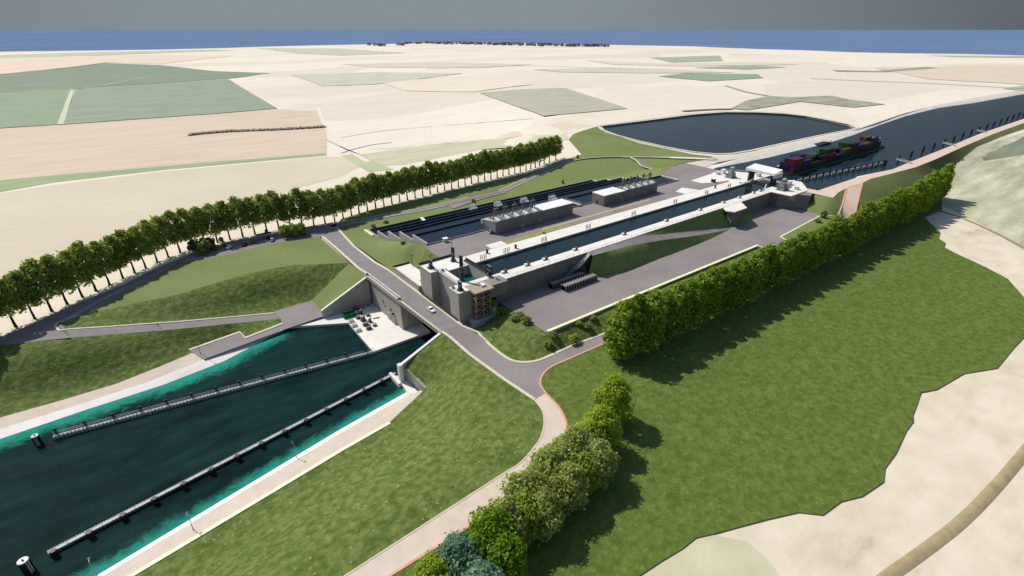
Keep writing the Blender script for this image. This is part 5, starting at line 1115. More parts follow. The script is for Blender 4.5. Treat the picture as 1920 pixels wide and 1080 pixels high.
shrub(396, 468, -14.1, 6.5, 3.2, BROWNL, 'brownish round tree behind the olive one by the parked white car', 1200, .45, 'round_tree', cat='tree')
shrub(537, 445, -14.1, 7.0, 3.8, LEAF_O, 'left round tree of the trio at the right end of the car park', 1500, .45, 'round_tree', cat='tree')
shrub(553, 443, -14.1, 7.2, 3.6, LEAF_O, 'middle round tree of the trio at the right end of the car park', 1500, .45, 'round_tree', cat='tree')
shrub(567, 441, -14.1, 6.8, 3.4, LEAF_O, 'right round tree of the trio at the right end of the car park', 1400, .45, 'round_tree', cat='tree')
shrub(385, 477, -14.0, 1.6, 2.0, LEAF_O, 'low olive shrub in front of the left car park trees')
shrub(372, 480, -14.0, 1.2, 1.7, LEAF_P, 'low pale shrub at the left tip of the car park bed')
shrub(410, 467, -14.0, 1.7, 2.0, LEAF_O, 'low olive shrub just left of the parked white car')
shrub(421, 461, -14.0, 1.3, 1.5, LEAF_P, 'pale shrub behind the parked white car')
shrub(477, 455, -14.0, 1.2, 1.6, LEAF_P, 'pale shrub between the black car and the canopy')
shrub(415, 453, -14.2, 2.6, 1.3, LEAF_P, 'small pale young tree under the left row, above the white car')
shrub(500, 436, -14.2, 1.8, .9, LEAF_O, 'small sapling under the left row above the dark canopy')
shrub(940, 590, -12.3, 3.4, 2.0, LEAF_G, 'bright bushy shrub beside the stair tower plinth', 1100, .3)
shrub(925, 575, -10.5, 2.8, 1.8, LEAF_Y, 'yellowish shrub behind the stair tower, in its shade', 900, .3)
shrub(966, 600, -12.0, 1.6, 1.9, LEAF_P, 'pale shrub on the slope right of the stair tower', 800, .28)
shrub(987, 606, -11.6, 2.6, 2.0, LEAF_R, 'dark rounded shrub on the slope below the lower yard corner', 1000, .3)
shrub(975, 592, -10.6, 1.3, 1.6, LEAF_P, 'small pale shrub close to the corner of the lower yard', 700, .26)
shrub(1075, 640, -12.9, 2.4, 2.4, LEAF_L, 'dark round bush above the curved road end', 1100, .3)
shrub(1028, 648, -12.8, 1.3, 1.8, LEAF_P, 'pale shrub on the verge above the road junction curve', 700, .26)
shrub(1036, 630, -11.6, 1.5, 1.7, LEAF_P, 'pale shrub just below the near end of the low yellow wall', 700, .26)
shrub(1100, 614, -12.3, 1.4, 1.9, LEAF_P, 'pale shrub below the low wall near the first row tree', 700, .26)
shrub(1112, 598, -11.6, 1.2, 1.8, LEAF_P, 'pale shrub against the low wall left of the first row tree', 700, .26)
shrub(1085, 608, -11.6, 1.1, 1.5, LEAF_Y, 'small yellow-green shrub below the low wall', 600, .26)
shrub(1543, 408, -9.3, 4.2, 2.2, LEAF_P, 'pale yellow-green young tree at the corner of the lower yard', 900, .34)
shrub(1532, 416, -9.6, 1.6, 2.4, LEAF_P, 'low pale shrub by the young tree at the yard corner', 700, .3)
shrub(756, 458, -5.0, 1.4, 1.5, LEAF_R, 'small green bush on the grass slope below the saving basins', 600, .28)
shrub(897, 357, -13.8, 1.6, 1.7, LEAF_P, 'pale shrub by the long road behind the saving basins', 600, .28)
shrub(1055, 344, -13.4, 2.6, 1.2, LEAF_P, 'pale sapling on the grass behind the saving basins', 500, .26)
shrub(700, 426, -14.0, 1.6, 1.8, LEAF_P, 'pale shrub on the verge between long road and lowest basin', 600, .28)
shrub(724, 418, -14.0, 1.3, 1.6, LEAF_P, 'second pale shrub on the verge beside the lowest basin', 600, .28)
shrub(888, 378, -14.0, 1.5, 1.5, LEAF_R, 'green bush on the verge behind the basins, right of the white slab', 600, .28)
shrub(1020, 438, 0.0, .9, .9, LEAF_L, 'tiny dark bush on the dry grass strip in the upper yard', 400, .2)
shrub(1083, 297, -2.0, 3.0, 1.2, LEAF_P, 'pale sapling near the far end of the long left row', 500, .28)
q = P(-25, 655, -14)
plant('lone_tree', 'dark tree at the left edge of the picture above the canal bank', 'tree', (q.x - 1.5, q.y + 2, -14.2), crown_mesh('lone_crown', LEAF_L, 401, 1.5, 11, 4.8, 2200, .55, 22, shape='dome'), trunk_mesh('lone_trunk', 8, .4, 402, 2.4, 6, 2.0))
# hedgerow in the tan field
def hedge():
    l = [T(u, v) for u, v in catmull([(357, 254), (420, 248), (520, 244), (608, 239)], 8)]
    t = thing('hedge', 'long dark brown hedge standing alone in the tan field behind the left row', 'hedge', l[len(l) // 2])
    r = random.Random(5); vs, fs = [], []
    for a, b in zip(l, l[1:]):
        for k in range(90):
            c = a.lerp(b, r.random()) + Vector((r.uniform(-2.5, 2.5), r.uniform(-2.5, 2.5), r.uniform(.1, 1.7))); i = len(vs); s_ = r.uniform(.8, 1.6)
            d1 = Vector((r.uniform(-1, 1), r.uniform(-1, 1), r.uniform(-1, 1))).normalized() * s_; d2 = d1.cross(Vector((r.uniform(-1, 1), r.uniform(-1, 1), 1))).normalized() * s_
            vs += [c - d1, c + d2, c + d1, c - d2]; fs.append((i, i + 1, i + 2, i + 3))
    m = MB(); m.add(vs, fs); m.build('foliage', leaf_mat('leaves_hedge', (0.46, 0.41, 0.32), (0.56, 0.51, 0.41), (0.64, 0.59, 0.49), .5), t)
    m = MB()
    for k in range(0, len(l), 2): m.tube(l[k] - Vector((0, 0, .3)), l[k] + Vector((0, 0, 1.2)), .2, .1, 5)
    st = m.build('stems', BARKM, t); st['kind'] = 'stuff'
hedge()
# ================================================================== WATER GEAR, VEHICLES, PEOPLE, VILLAGE
# ---- fenders of the low approach
ZF = -26.2
FEND = flat('fender_steel', (0.30, 0.32, 0.33), rough=.6); FENDL = flat('fender_deck', (0.46, 0.48, 0.48), rough=.6)
def fender(a, b, lab, mirror):
    """guide wall floating in front of the lock: deck, slatted face, handrail, piles"""
    t = thing('guide_wall', lab, 'guide wall', ((a + b) / 2).to_tuple())
    d = (b - a); L = d.length; d.normalize(); nrm = Vector((-d.y, d.x, 0)) * mirror; up = Vector((0, 0, 1))
    m = MB(); m.beam(a, b, 0.85, .3); m.build('walkway', FENDL, t)
    m = MB(); k = int(L / .55)
    for i in range(k):
        q = a + d * (i * .55 + .1) + nrm * .8; m.beam(q - up * 1.1, q + up * .12, .14, .22, up=d)
    m.beam(a + nrm * .72 - up * .55, b + nrm * .72 - up * .55, .12, .2); m.build('slatted_face', FEND, t)
    m = MB()
    for h in (.6, 1.1): m.beam(a - nrm * .55 + up * h, b - nrm * .55 + up * h, .07, .07)
    for i in range(int(L / 3.5)): q = a - nrm * .55 + d * (i * 3.5 + .3); m.beam(q, q + up * 1.15, .08, .08)
    m.build('handrail', STEEL, t)
    return t, d, L, nrm
t, d, L, nrm = fender(P(90, 1037, ZF), P(741, 700, ZF), 'long straight guide wall with black piles near the right bank of the low canal', 1)
for i in range(14):
    q = P(90, 1037, ZF) + d * (1.0 + i * 7.02) - nrm * 1.3
    if i * 7.02 < L - 1:
        m = MB(); m.tube((q.x, q.y, -31), (q.x, q.y, -25.3), .72, .72, 10); pp = m.build('pile', BLACK, t)
        m = MB(); m.tube((q.x, q.y, -25.3), (q.x, q.y, -25.1), .78, .6, 10); m.build('pile_cap', STEELD, pp)
t, d, L, nrm = fender(P(100, 818, ZF), P(703, 658, ZF), 'long slatted guide wall ending at the white quay corner in the low canal', -1)
m = MB()
for i in range(int(L / 1.0)):
    q = P(100, 818, ZF) + d * (i * 1.0 + .2) + nrm * .9
    m.beam(q + Vector((0, 0, -.9)), q + d * .5 + Vector((0, 0, .9)), .12, .12); m.beam(q + d * .5 + Vector((0, 0, .9)), q + d * 1.0 + Vector((0, 0, -.9)), .12, .12)
m.build('lattice', FENDL, t)
for i in range(14):
    q = P(100, 818, ZF) + d * (.6 + i * 7.3) - nrm * .95
    m = MB(); m.tube((q.x, q.y, -31), (q.x, q.y, -24.6), .3, .3, 8); pp = m.build('pile', STEELD, t)
    m = MB(); m.box(q.x - .45, q.x + .45, q.y - .3, q.y + .3, -24.6, -24.2); m.build('pile_cap', BLACK, pp)
def dolphin(q, r_, zt, lab, ladder_side, zb=-31, group=None):
    t = thing('dolphin', lab, 'mooring dolphin', (q.x, q.y, zb), group=group)
    m = MB(); m.tube((q.x, q.y, zb), (q.x, q.y, zt), r_, r_, 14); m.build('pile', BLACK, t)
    m = MB(); m.tube((q.x, q.y, zt), (q.x, q.y, zt + .25), r_ * 1.08, r_ * .95, 14); m.tube((q.x, q.y, zt + .25), (q.x, q.y, zt + .8), r_ * .2, r_ * .16, 8); m.build('cap', STEEL, t)
    m = MB(); dd = Vector((math.cos(ladder_side), math.sin(ladder_side), 0)); sd_ = Vector((-dd.y, dd.x, 0))
    for a_ in (-.28, .28): p = Vector((q.x, q.y, 0)) + dd * (r_ + .15) + sd_ * a_; m.beam(p + Vector((0, 0, -27)), p + Vector((0, 0, zt)), .08, .08)
    for k in range(8):
        z_ = -26.8 + k * (zt + 26.8) / 8; p = Vector((q.x, q.y, z_)) + dd * (r_ + .15); m.beam(p - sd_ * .28, p + sd_ * .28, .07, .07, up=Vector((0, 0, 1)))
    m.build('ladder', WPAINT, t); return t
dolphin(P(55, 1070, -27), 1.1, -23.6, 'thick black dolphin with white ladder at the bottom left, before the right guide wall', -0.9)
dolphin(P(73, 832, -27), .95, -24.0, 'black dolphin with white ladder off the left bank, before the left guide wall', -1.5)
# ---- upstream guide wall, dolphins and catwalks
ua, ub = P(1478, 345, -2.0), P(1656, 309, -2.0)
t = thing('guide_wall', 'upstream guide wall of pale panels between dark piles beside the container barge', 'guide wall', ((ua + ub) / 2).to_tuple())
d = (ub - ua); L = d.length; d.normalize(); nrm = Vector((-d.y, d.x, 0))
for i in range(16):
    q = ua + d * (i * L / 15.0); m = MB(); m.tube((q.x, q.y, -9), (q.x, q.y, 1.3), .6, .6, 10); m.build('pile', BLACK, t)
    if i < 15:
        e0 = q + d * 1.2; e1 = q + d * (L / 15.0 - 1.2); m = MB(); m.beam(e0 + Vector((0, 0, 1.0)), e1 + Vector((0, 0, 1.0)), .5, 1.8); m.build('panel', STEELL, t)
m = MB(); m.beam(ua + Vector((0, 0, .0)) + nrm * .6, ub + nrm * .6, .8, .3); m.build('walkway', STEEL, t)
UD = [327.4 + 25.6 * i for i in range(18)]
for i, s_ in enumerate(UD):
    n_ = 31.5 - 0.011 * (s_ - 327)
    t = thing('dolphin', 'black dolphin in the upper canal, %s beyond the guide wall' % nth(i + 1), 'mooring dolphin', S3(s_, n_, -8), group='dolphins in the upper canal')
    m = MB(); m.tube(S3(s_, n_, -8), S3(s_, n_, 1.9), .75, .75, 12); m.build('pile', BLACK, t)
    m = MB(); m.tube(S3(s_, n_, 1.9), S3(s_, n_, 2.2), .82, .7, 12); m.tube(S3(s_, n_, 2.2), S3(s_, n_, 2.8), .2, .16, 8); m.build('cap', STEELD, t)
for (u0, v0, u1, v1, lab) in ((1681, 299, 1710, 306, 'nearest pale catwalk from the towpath to a dolphin in the upper canal'), (1768, 268, 1792, 273.5, 'second pale catwalk from the towpath to a dolphin in the upper canal'), (1832, 245, 1850, 248.5, 'farthest pale catwalk from the towpath to a dolphin in the upper canal')):
    a, b = P(u0, v0, 0.2), P(u1, v1, 0.2); t = thing('catwalk', lab, 'catwalk', a.to_tuple())
    m = MB(); m.beam(a, b, 1.2, .3); m.build('deck', STEELL, t)
    m = MB(); m.beam(a + Vector((.6, 0, 1)), b + Vector((.6, 0, 1)), .12, .12); m.beam(a + Vector((-.6, 0, 1)), b + Vector((-.6, 0, 1)), .12, .12)
    for k in range(7):
        c = a.lerp(b, k / 6)
        for x_ in (-.6, .6): m.beam(c + Vector((x_, 0, 0)), c + Vector((x_, 0, 1)), .1, .1)
    m.build('railing', STEELL, t)
# ---- container barge
BS0, BS1, BN0, BN1, BW = 241.0, 404.0, -6.6, 4.8, -2.0
HULL = flat('hull_black', (0.016, 0.018, 0.022), rough=.4)
t = thing('container_barge', 'long black container barge with a green waterline approaching the upstream gate', 'barge', S3((BS0 + BS1) / 2, -1, BW))
c = (BN0 + BN1) / 2; hb = (BN1 - BN0) / 2
def hullpoly(g): return [(BS0 - g * 0, -(c - hb * .35) ), (BS0 + 5, -(BN0 - g)), (BS1 - 3, -(BN0 - g)), (BS1 + g, -(c - hb * .8)), (BS1 + g, -(c + hb * .8)), (BS1 - 3, -(BN1 + g)), (BS0 + 5, -(BN1 + g)), (BS0, -(c + hb * .35))]
m = MB(); m.prism(hullpoly(0), BW - 3, BW + 1.2); m.build('hull', HULL, t)
m = MB(); m.prism(hullpoly(0.12), BW - .4, BW + .42); m.build('waterline_stripe', flat('bright_green', (0.06, 0.30, 0.05)), t)
m = MB(); m.sn(BS0 + 9, BS1 - 20, BN0 + .9, BN1 - .9, BW + 1.2, BW + 2.0); m.build('coaming', HULL, t)
m = MB(); m.sn(BS1 - 15, BS1 - 6, c - 3.4, c + 3.4, BW + 1.2, BW + 5.0); wh = m.build('deckhouse', flat('deckhouse_dark', (0.05, 0.055, 0.07)), t)
m = MB(); m.sn(BS1 - 14, BS1 - 8.5, c - 2.6, c + 2.6, BW + 5.0, BW + 7.6); wh2 = m.build('wheelhouse', WPAINT, t)
m = MB(); m.sn(BS1 - 14.05, BS1 - 8.45, c - 2.65, c + 2.65, BW + 6.0, BW + 7.1); m.build('window_band', GLASS, wh2)
m = MB(); m.sn(BS1 - 14.5, BS1 - 8, c - 3, c + 3, BW + 7.6, BW + 7.8); m.build('roof', STEELL, wh2)
m = MB(); m.tube(S3(BS1 - 11, c, BW + 7.8), S3(BS1 - 11, c, BW + 11), .15, .1, 8); m.build('mast', STEELD, t)
for a_ in (-1, 1): m = MB(); m.tube(S3(BS0 + 5.5, c + a_ * 2.4, BW + 1.2), S3(BS0 + 5.5, c + a_ * 2.4, BW + 2.2), .3, .25, 8); m.build('bollard', STEELD, t)
m = MB(); m.sn(BS0 + 2.5, BS0 + 4.6, c - 1.2, c + 1.2, BW + 1.2, BW + 2.4); m.build('windlass', STEELD, t)
CC = {'dark blue': (0.016, 0.022, 0.13), 'red': (0.20, 0.016, 0.022), 'dark green': (0.018, 0.085, 0.028), 'black': (0.014, 0.014, 0.018), 'olive': (0.10, 0.13, 0.03), 'purple': (0.065, 0.018, 0.15), 'teal': (0.02, 0.10, 0.09), 'brown': (0.11, 0.035, 0.02)}
CM = {k: flat('container_' + k.replace(' ', '_'), tuple(.55 * x for x in v), rough=.5, var=.1) for k, v in CC.items()}
def cont_mesh(mat):
    m = MB(); Lc, Wc, Hc = 12.0, 2.42, 2.6; n = 24
    for y0, sgn in ((-Wc / 2, -1), (Wc / 2, 1)):     # corrugated long sides
        pr = []
        for i in range(n + 1):
            x = -Lc / 2 + Lc * i / n; dy = (-.09 if i % 2 else 0.0) * sgn
            pr.append((x, y0 + dy))
        for i in range(n):
            (xa, ya), (xb, yb) = pr[i], pr[i + 1]; m.add([(xa, ya, .12), (xb, yb, .12), (xb, yb, Hc - .1), (xa, ya, Hc - .1)], [(0, 1, 2, 3)])
    m.box(-Lc / 2, Lc / 2, -Wc / 2, Wc / 2, Hc - .12, Hc); m.box(-Lc / 2, Lc / 2, -Wc / 2, Wc / 2, 0, .14)
    m.box(-Lc / 2, -Lc / 2 + .12, -Wc / 2, Wc / 2, .1, Hc - .1); m.box(Lc / 2 - .12, Lc / 2, -Wc / 2, Wc / 2, .1, Hc - .1)
    for a_ in (-1, 1):
        m.beam((Lc / 2 + .03, a_ * .5, .2), (Lc / 2 + .03, a_ * .5, Hc - .2), .07, .07); m.beam((-Lc / 2 - .03, a_ * .5, .2), (-Lc / 2 - .03, a_ * .5, Hc - .2), .07, .07)
    me = bpy.data.meshes.new('container'); me.from_pydata(m.v, [], m.f); me.materials.append(mat); return me
CMESH = {k: cont_mesh(mt) for k, mt in CM.items()}
rc = random.Random(12); seqn = {}
rows_txt = ['outermost', 'second', 'third', 'innermost']; tier_txt = ['bottom', 'middle', 'top']
nb = 11
for b_ in range(nb):
    s_ = BS0 + 16 + b_ * 12.35
    for r_ in range(4):
        n_ = BN1 - 1.0 - 1.21 - r_ * 2.48
        hgt = 2 + (1 if (math.sin(b_ * 1.9 + 1.0) + rc.uniform(-.8, .8)) > .35 else 0) - (1 if rc.random() < .12 else 0)
        for k in range(hgt):
            if b_ < 2: kind_ = rc.choice(['dark blue', 'red', 'purple', 'black', 'dark blue', 'red'])
            elif b_ < 4: kind_ = rc.choice(['dark blue', 'dark blue', 'dark green', 'olive', 'black', 'red'])
            elif b_ < 8: kind_ = rc.choice(['dark green', 'black', 'red', 'olive', 'dark blue', 'teal'])
            else: kind_ = rc.choice(['brown', 'red', 'dark green', 'dark blue', 'black', 'olive'])
            o = bpy.data.objects.new('container', CMESH[kind_]); COL.objects.link(o); o.location = S3(s_, n_, BW + 2.0 + k * 2.62)
            side = ['on the guide wall side', 'second from the guide wall side', 'third from the guide wall side', 'on the far side'][r_]
            tag(o, '%s container, %s tier, %s, %s stack from the gantry' % (kind_, tier_txt[k], side, nth(b_ + 1)), 'container', 'containers stacked on the barge')
            seqn[kind_] = 1
t = thing('workboat', 'slim pale boat lying along the far side of the barge near its bow', 'boat', S3(285, -13, -2))
m = MB(); pl_ = [(262, 13.2), (266, 14.3), (300, 14.3), (306, 13.2), (300, 12.0), (266, 12.0)]; m.prism(pl_, -2.6, -1.2); m.build('hull', STEELL, t)
m = MB(); m.sn(268, 276, -14, -12.3, -1.2, .3); m.build('cabin', WPAINT, t); m = MB(); m.sn(269, 275, -14.05, -12.25, -.7, -.1); m.build('window_band', GLASS, t)
# ---- cars
def car_meshes(paint):
    sec = [(-2.15, .55, .78, .78), (-2.1, .40, .95, .84), (-1.2, .30, 1.0, .90), (0.2, .28, 1.0, .92), (1.2, .30, .98, .88), (1.9, .36, .86, .82), (2.2, .45, .70, .70)]   # x, zlow, zhigh, halfwidth
    m = MB(); n = len(sec)
    for x, zl, zh, hw in sec: m.v += [(x, -hw * .94, zl), (x, -hw, (zl + zh) / 2), (x, -hw * .9, zh), (x, hw * .9, zh), (x, hw, (zl + zh) / 2), (x, hw * .94, zl)]
    for i in range(n - 1):
        for k in range(6): a = i * 6 + k; b = i * 6 + (k + 1) % 6; m.f.append((a, b, b + 6, a + 6))
    m.f += [tuple(range(5, -1, -1)), tuple(range((n - 1) * 6, n * 6))]
    g = MB(); cab = [(-1.75, .94, .80, 0), (-1.15, 1.42, .66, 1), (.15, 1.46, .67, 1), (1.0, .93, .80, 0)]
    for x, z, hw, _ in cab: g.v += [(x, -hw, z), (x, hw, z), (x, hw * 1.12 if z > 1 else hw, .90), (x, -hw * 1.12 if z > 1 else -hw, .90)]
    for i in range(3):
        for k in range(4): a = i * 4 + k; b = i * 4 + (k + 1) % 4; g.f.append((a, b, b + 4, a + 4))
    r = MB(); r.prism([(-1.2, -.68), (.22, -.68), (.22, .68), (-1.2, .68)], 1.44, 1.5)
    return m, g, r
def car(loc, rz, paint, lab, group=None):
    t = thing('car', lab, 'car', loc, rz, group, local=True)
    m, g, r = car_meshes(paint); m.build('body', paint, t, smooth=False); g.build('windows', GLASS, t); r.build('roof', paint, t)
    for x in (-1.35, 1.4):
        for y in (-.82, .82):
            w_ = MB(); w_.tube((x, y - .1, .33), (x, y + .1, .33), .33, .33, 14); wo_ = w_.build('wheel', BLACK, t)
            w_ = MB(); w_.tube((x, y - .12, .33), (x, y + .12, .33), .18, .18, 10); w_.build('rim', SILVER, wo_)
    for y in (-.55, .55):
        l = MB(); l.box(2.08, 2.22, y - .18, y + .18, .52, .66); l.build('headlight', WPAINT, t)
        l = MB(); l.box(-2.18, -2.05, y - .15, y + .15, .66, .8); l.build('taillight', flat('tail_red', (.4, .01, .01)) if 'tail_red' not in MATS else MATS['tail_red'], t)
    return t
q = P(808, 583, -12); car((q.x, q.y, -12.0), R(-90 + 2), WPAINT, 'white car crossing the bridge toward the road junction', None)
pk = R(58)
for u, v, mt, lab, a_ in ((431, 465, WPAINT, 'white car parked at the left end of the car park bays', pk), (459, 460, BLACKP, 'black car parked alone in the middle of the car park', pk), (511, 451, SILVER, 'silver car parked beside the dark canopy', pk + .2), (503, 447.5, BLACKP, 'dark car half under the canopy at the right of the car park', pk + .9)):
    q = P(u, v, -13.95); car((q.x, q.y, -13.97), a_, mt, lab, 'cars in the car park')
q = P(497, 446, -14); t = thing('canopy', 'small flat dark canopy over the bicycle stand in the car park', 'canopy', (q.x, q.y, -14))
m = MB(); m.box(q.x - 4, q.x + 3.5, q.y - 1.2, q.y + 1.2, -11.7, -11.5); m.build('roof', STEELD, t)
for x_ in (-3.6, 3.1):
    for y_ in (-1, 1): m = MB(); m.box(q.x + x_ - .07, q.x + x_ + .07, q.y + y_ - .07, q.y + y_ + .07, -14, -11.7); m.build('post', STEEL, t)
# guard rail at the road fork
t = thing('guard_rail', 'pale double guard rail on the bend of the left road by the dark grass slope', 'guard rail', P(160, 580, -14).to_tuple())
gl = [P(u, v, -13.2) for u, v in catmull([(120, 601), (150, 586), (175, 572), (200, 559), (235, 541)], 5)]
m = MB()
for a, b in zip(gl, gl[1:]): m.beam(a, b, .10, .35); m.beam(a + Vector((0, 1.6, 0)), b + Vector((0, 1.6, 0)), .10, .3)
m.build('rail', STEELL, t)
for k in range(0, len(gl), 2): m = MB(); m.beam(gl[k] - Vector((0, 0, .9)), gl[k] + Vector((0, 0, .1)), .12, .12); m.build('post', STEEL, t)
# ---- lamp posts
def lamp(q, h, lab, rz=0):
    t = thing('lamp_post', lab, 'lamp post', q.to_tuple())
    m = MB(); m.tube(q, q + Vector((0, 0, .6)), .16, .12, 8); m.tube(q + Vector((0, 0, .6)), q + Vector((0, 0, h)), .10, .06, 8); m.build('pole', STEEL, t)
    m = MB(); e = q + Vector((math.cos(rz) * 1.1, math.sin(rz) * 1.1, h + .1)); m.tube(q + Vector((0, 0, h)), e, .05, .05, 6); m.build('arm', STEEL, t)
    m = MB(); m.box(e.x - .3, e.x + .3, e.y - .14, e.y + .14, e.z - .06, e.z + .08); m.build('lamp_head', STEELD, t)
lamp(P(376, 663, -25.5), 7.5, 'thin lamp post at the corner of the small service yard on the left bank', -1)
lamp(P(363, 994, -25.8), 5.2, 'thin lamp post on the right towpath, midway along the near bank', 1.6)
lamp(P(183, 1082, -25.8), 5.2, 'thin lamp post on the right towpath at the bottom edge of the picture', 1.6)
lamp(P(556, 838 + 20, -25.8), 5.2, 'thin lamp post on the right towpath, farthest from the camera', 1.6)
# ---- people
SKIN = flat('skin', (0.45, 0.27, 0.19), rough=.6); HAIR = flat('hair_dark', (0.03, 0.02, 0.015))
def skinned(name, mat, nodes, edges, parent, sub=1):
    me = bpy.data.meshes.new(name); me.from_pydata([n[0] for n in nodes], edges, []); me.materials.append(mat)
    o = bpy.data.objects.new(name, me); COL.objects.link(o); o.parent = parent
    md = o.modifiers.new('skin', 'SKIN'); md.use_smooth_shade = True
    if not me.skin_vertices: me.attributes.new  # layer made by the modifier
    for i, n in enumerate(nodes):
        sv = me.skin_vertices[0].data[i]; sv.radius = (n[1], n[1] if len(n) < 3 else n[2]); sv.use_root = (i == 0)
    o.modifiers.new('sub', 'SUBSURF').levels = sub; o.modifiers['sub'].render_levels = sub
    return o
def person(loc, rz, lab, top, leg, stride=.28):
    t = thing('person', lab, 'person', loc, rz, None, local=True)
    N = [((0, 0, .95), .125, .16), ((0, 0, 1.15), .105, .145), ((0, 0, 1.38), .10, .17), ((0, 0, 1.50), .055), ((.01, 0, 1.58), .06), ((.02, 0, 1.67), .095, .08), ((.02, 0, 1.76), .06)]
    E_ = [(0, 1), (1, 2), (2, 3), (3, 4), (4, 5), (5, 6)]
    for sgn in (-1, 1):
        o = len(N); st = stride * sgn
        N += [((0, sgn * .09, .9), .085), ((st * .45, sgn * .10, .50), .06), ((st * .75 - .03, sgn * .10, .10), .042), ((st * .75 + .13, sgn * .11, .045), .04)]; E_ += [(0, o), (o, o + 1), (o + 1, o + 2), (o + 2, o + 3)]
        o = len(N); N += [((0, sgn * .19, 1.40), .055), ((-st * .25, sgn * .24, 1.14), .042), ((-st * .6, sgn * .23, .90), .032), ((-st * .68, sgn * .225, .84), .034)]; E_ += [(2, o), (o, o + 1), (o + 1, o + 2), (o + 2, o + 3)]
        h = len(N) - 1; hx = -st * .68
        for f in range(4): k = len(N); N += [((hx - .03 + f * .02, sgn * .22, .79), .009), ((hx - .03 + f * .02 + .01, sgn * .21, .755 + .006 * abs(f - 1.5)), .008)]; E_ += [(h, k), (k, k + 1)]
        k = len(N); N += [((hx + .05, sgn * .205, .82), .010), ((hx + .06, sgn * .20, .79), .009)]; E_ += [(h, k), (k, k + 1)]
    skinned('body', SKIN, N, E_, t)
    JN = [((0, 0, .93), .14, .175), ((0, 0, 1.15), .12, .16), ((0, 0, 1.40), .115, .18), ((0, 0, 1.48), .07)]; JE = [(0, 1), (1, 2), (2, 3)]
    for sgn in (-1, 1):
        st = stride * sgn; o = len(JN); JN += [((0, sgn * .19, 1.40), .07), ((-st * .25, sgn * .24, 1.14), .055), ((-st * .56, sgn * .232, .93), .045)]; JE += [(2, o), (o, o + 1), (o + 1, o + 2)]
    skinned('jacket', top, JN, JE, t)
    TN = [((0, 0, .97), .13, .165)]; TE = []
    for sgn in (-1, 1): st = stride * sgn; o = len(TN); TN += [((0, sgn * .09, .88), .10), ((st * .45, sgn * .10, .50), .075), ((st * .72 - .02, sgn * .10, .13), .06)]; TE += [(0, o), (o, o + 1), (o + 1, o + 2)]
    skinned('trousers', leg, TN, TE, t)
    m = MB()
    for i in range(6):
        for k in range(10):
            pass
    hm = bpy.data.meshes.new('hair'); bm = bmesh.new(); bmesh.ops.create_uvsphere(bm, u_segments=12, v_segments=8, radius=.105); bmesh.ops.translate(bm, verts=bm.verts, vec=(.0, 0, 1.72)); bmesh.ops.delete(bm, geom=[v for v in bm.verts if v.co.z < 1.69 and v.co.x > -.02], context='VERTS'); bm.to_mesh(hm); bm.free(); hm.materials.append(HAIR)
    ho = bpy.data.objects.new('hair', hm); COL.objects.link(ho); ho.parent = t
    for nm, mt, fn in (('nose', SKIN, lambda b: b.beam((.10, 0, 1.66), (.125, 0, 1.64), .03, .04)), ('mouth', flat('lips', (.3, .1, .09)) if 'lips' not in MATS else MATS['lips'], lambda b: b.beam((.103, -.025, 1.60), (.103, .025, 1.60), .02, .012))):
        b = MB(); fn(b); b.build(nm, mt, t)
    for sgn in (-1, 1):
        b = MB(); b.tube((.095, sgn * .035, 1.685), (.112, sgn * .035, 1.685), .012, .01, 6); b.build('eye', HAIR, t)
        b = MB(); b.beam((.01, sgn * .085, 1.69), (.01, sgn * .085, 1.64), .035, .02); b.build('ear', SKIN, t)
    return t
NAVY = flat('navy_cloth', (.02, .025, .06)); GREYC = flat('grey_cloth', (.12, .12, .13)); PURPC = flat('purple_cloth', (.16, .09, .22)); DARKC = flat('dark_cloth', (.02, .02, .022))
q = P(297, 612, -18.2); person((q.x, q.y, -18.45), R(150), 'person in dark clothes walking on the service road down to the quay', NAVY, DARKC)
q = P(125, 581, -14); person((q.x, q.y, -14.0), R(200), 'person in dark clothes standing at the edge of the left road below the tree row', DARKC, GREYC, .12)
q = P(1024, 852, RZ); person((q.x, q.y, RZ + .02), R(70), 'person in a purple jacket walking on the beige path beside the clump', PURPC, DARKC)
q = P(1031, 846, RZ); person((q.x, q.y, RZ + .02), R(70), 'person in a grey jacket walking at the red edge of the beige path', GREYC, NAVY)
# ---- machinery on the quay apron
q = P(655, 593, -26)
t = thing('skip_container', 'open bright green skip on the white quay', 'skip', (q.x, q.y, -26))
m = MB(); x, y = q.x, q.y
m.prism([(x - 2.6, y - 1.3), (x + 2.6, y - 1.3), (x + 2.6, y + 1.3), (x - 2.6, y + 1.3)], -25.9, -25.7)
m.box(x - 2.7, x + 2.7, y - 1.4, y - 1.25, -25.9, -24.2); m.box(x - 2.7, x + 2.7, y + 1.25, y + 1.4, -25.9, -24.2); m.box(x - 2.7, x - 2.55, y - 1.25, y + 1.25, -25.9, -24.2); m.box(x + 2.55, x + 2.7, y - 1.25, y + 1.25, -25.9, -24.2); m.build('body', flat('skip_green', (0.0, 0.16, 0.055)), t)
m = MB()
for k in range(6): m.box(x - 2.5 + k, x - 2.4 + k, y - 1.48, y - 1.4, -25.9, -24.2)
m.build('ribs', GREENP, t); m = MB(); m.box(x - 2, x + 2, y - .9, y + .9, -26, -25.9); m.build('runner', STEELD, t)
mr_ = random.Random(3)
MU = [(668, 580, 2.6, 1.8, 2.0), (676, 588, 2.0, 1.6, 2.6), (672, 597, 1.8, 1.6, 1.5), (681, 601, 2.2, 1.8, 2.8), (690, 592, 1.6, 1.4, 1.4), (686, 610, 2.4, 1.6, 1.8), (694, 604, 1.4, 1.4, 2.2), (692, 617, 2.2, 1.6, 2.0), (703, 611, 1.6, 1.4, 1.2), (680, 578, 1.6, 1.2, 1.0)]
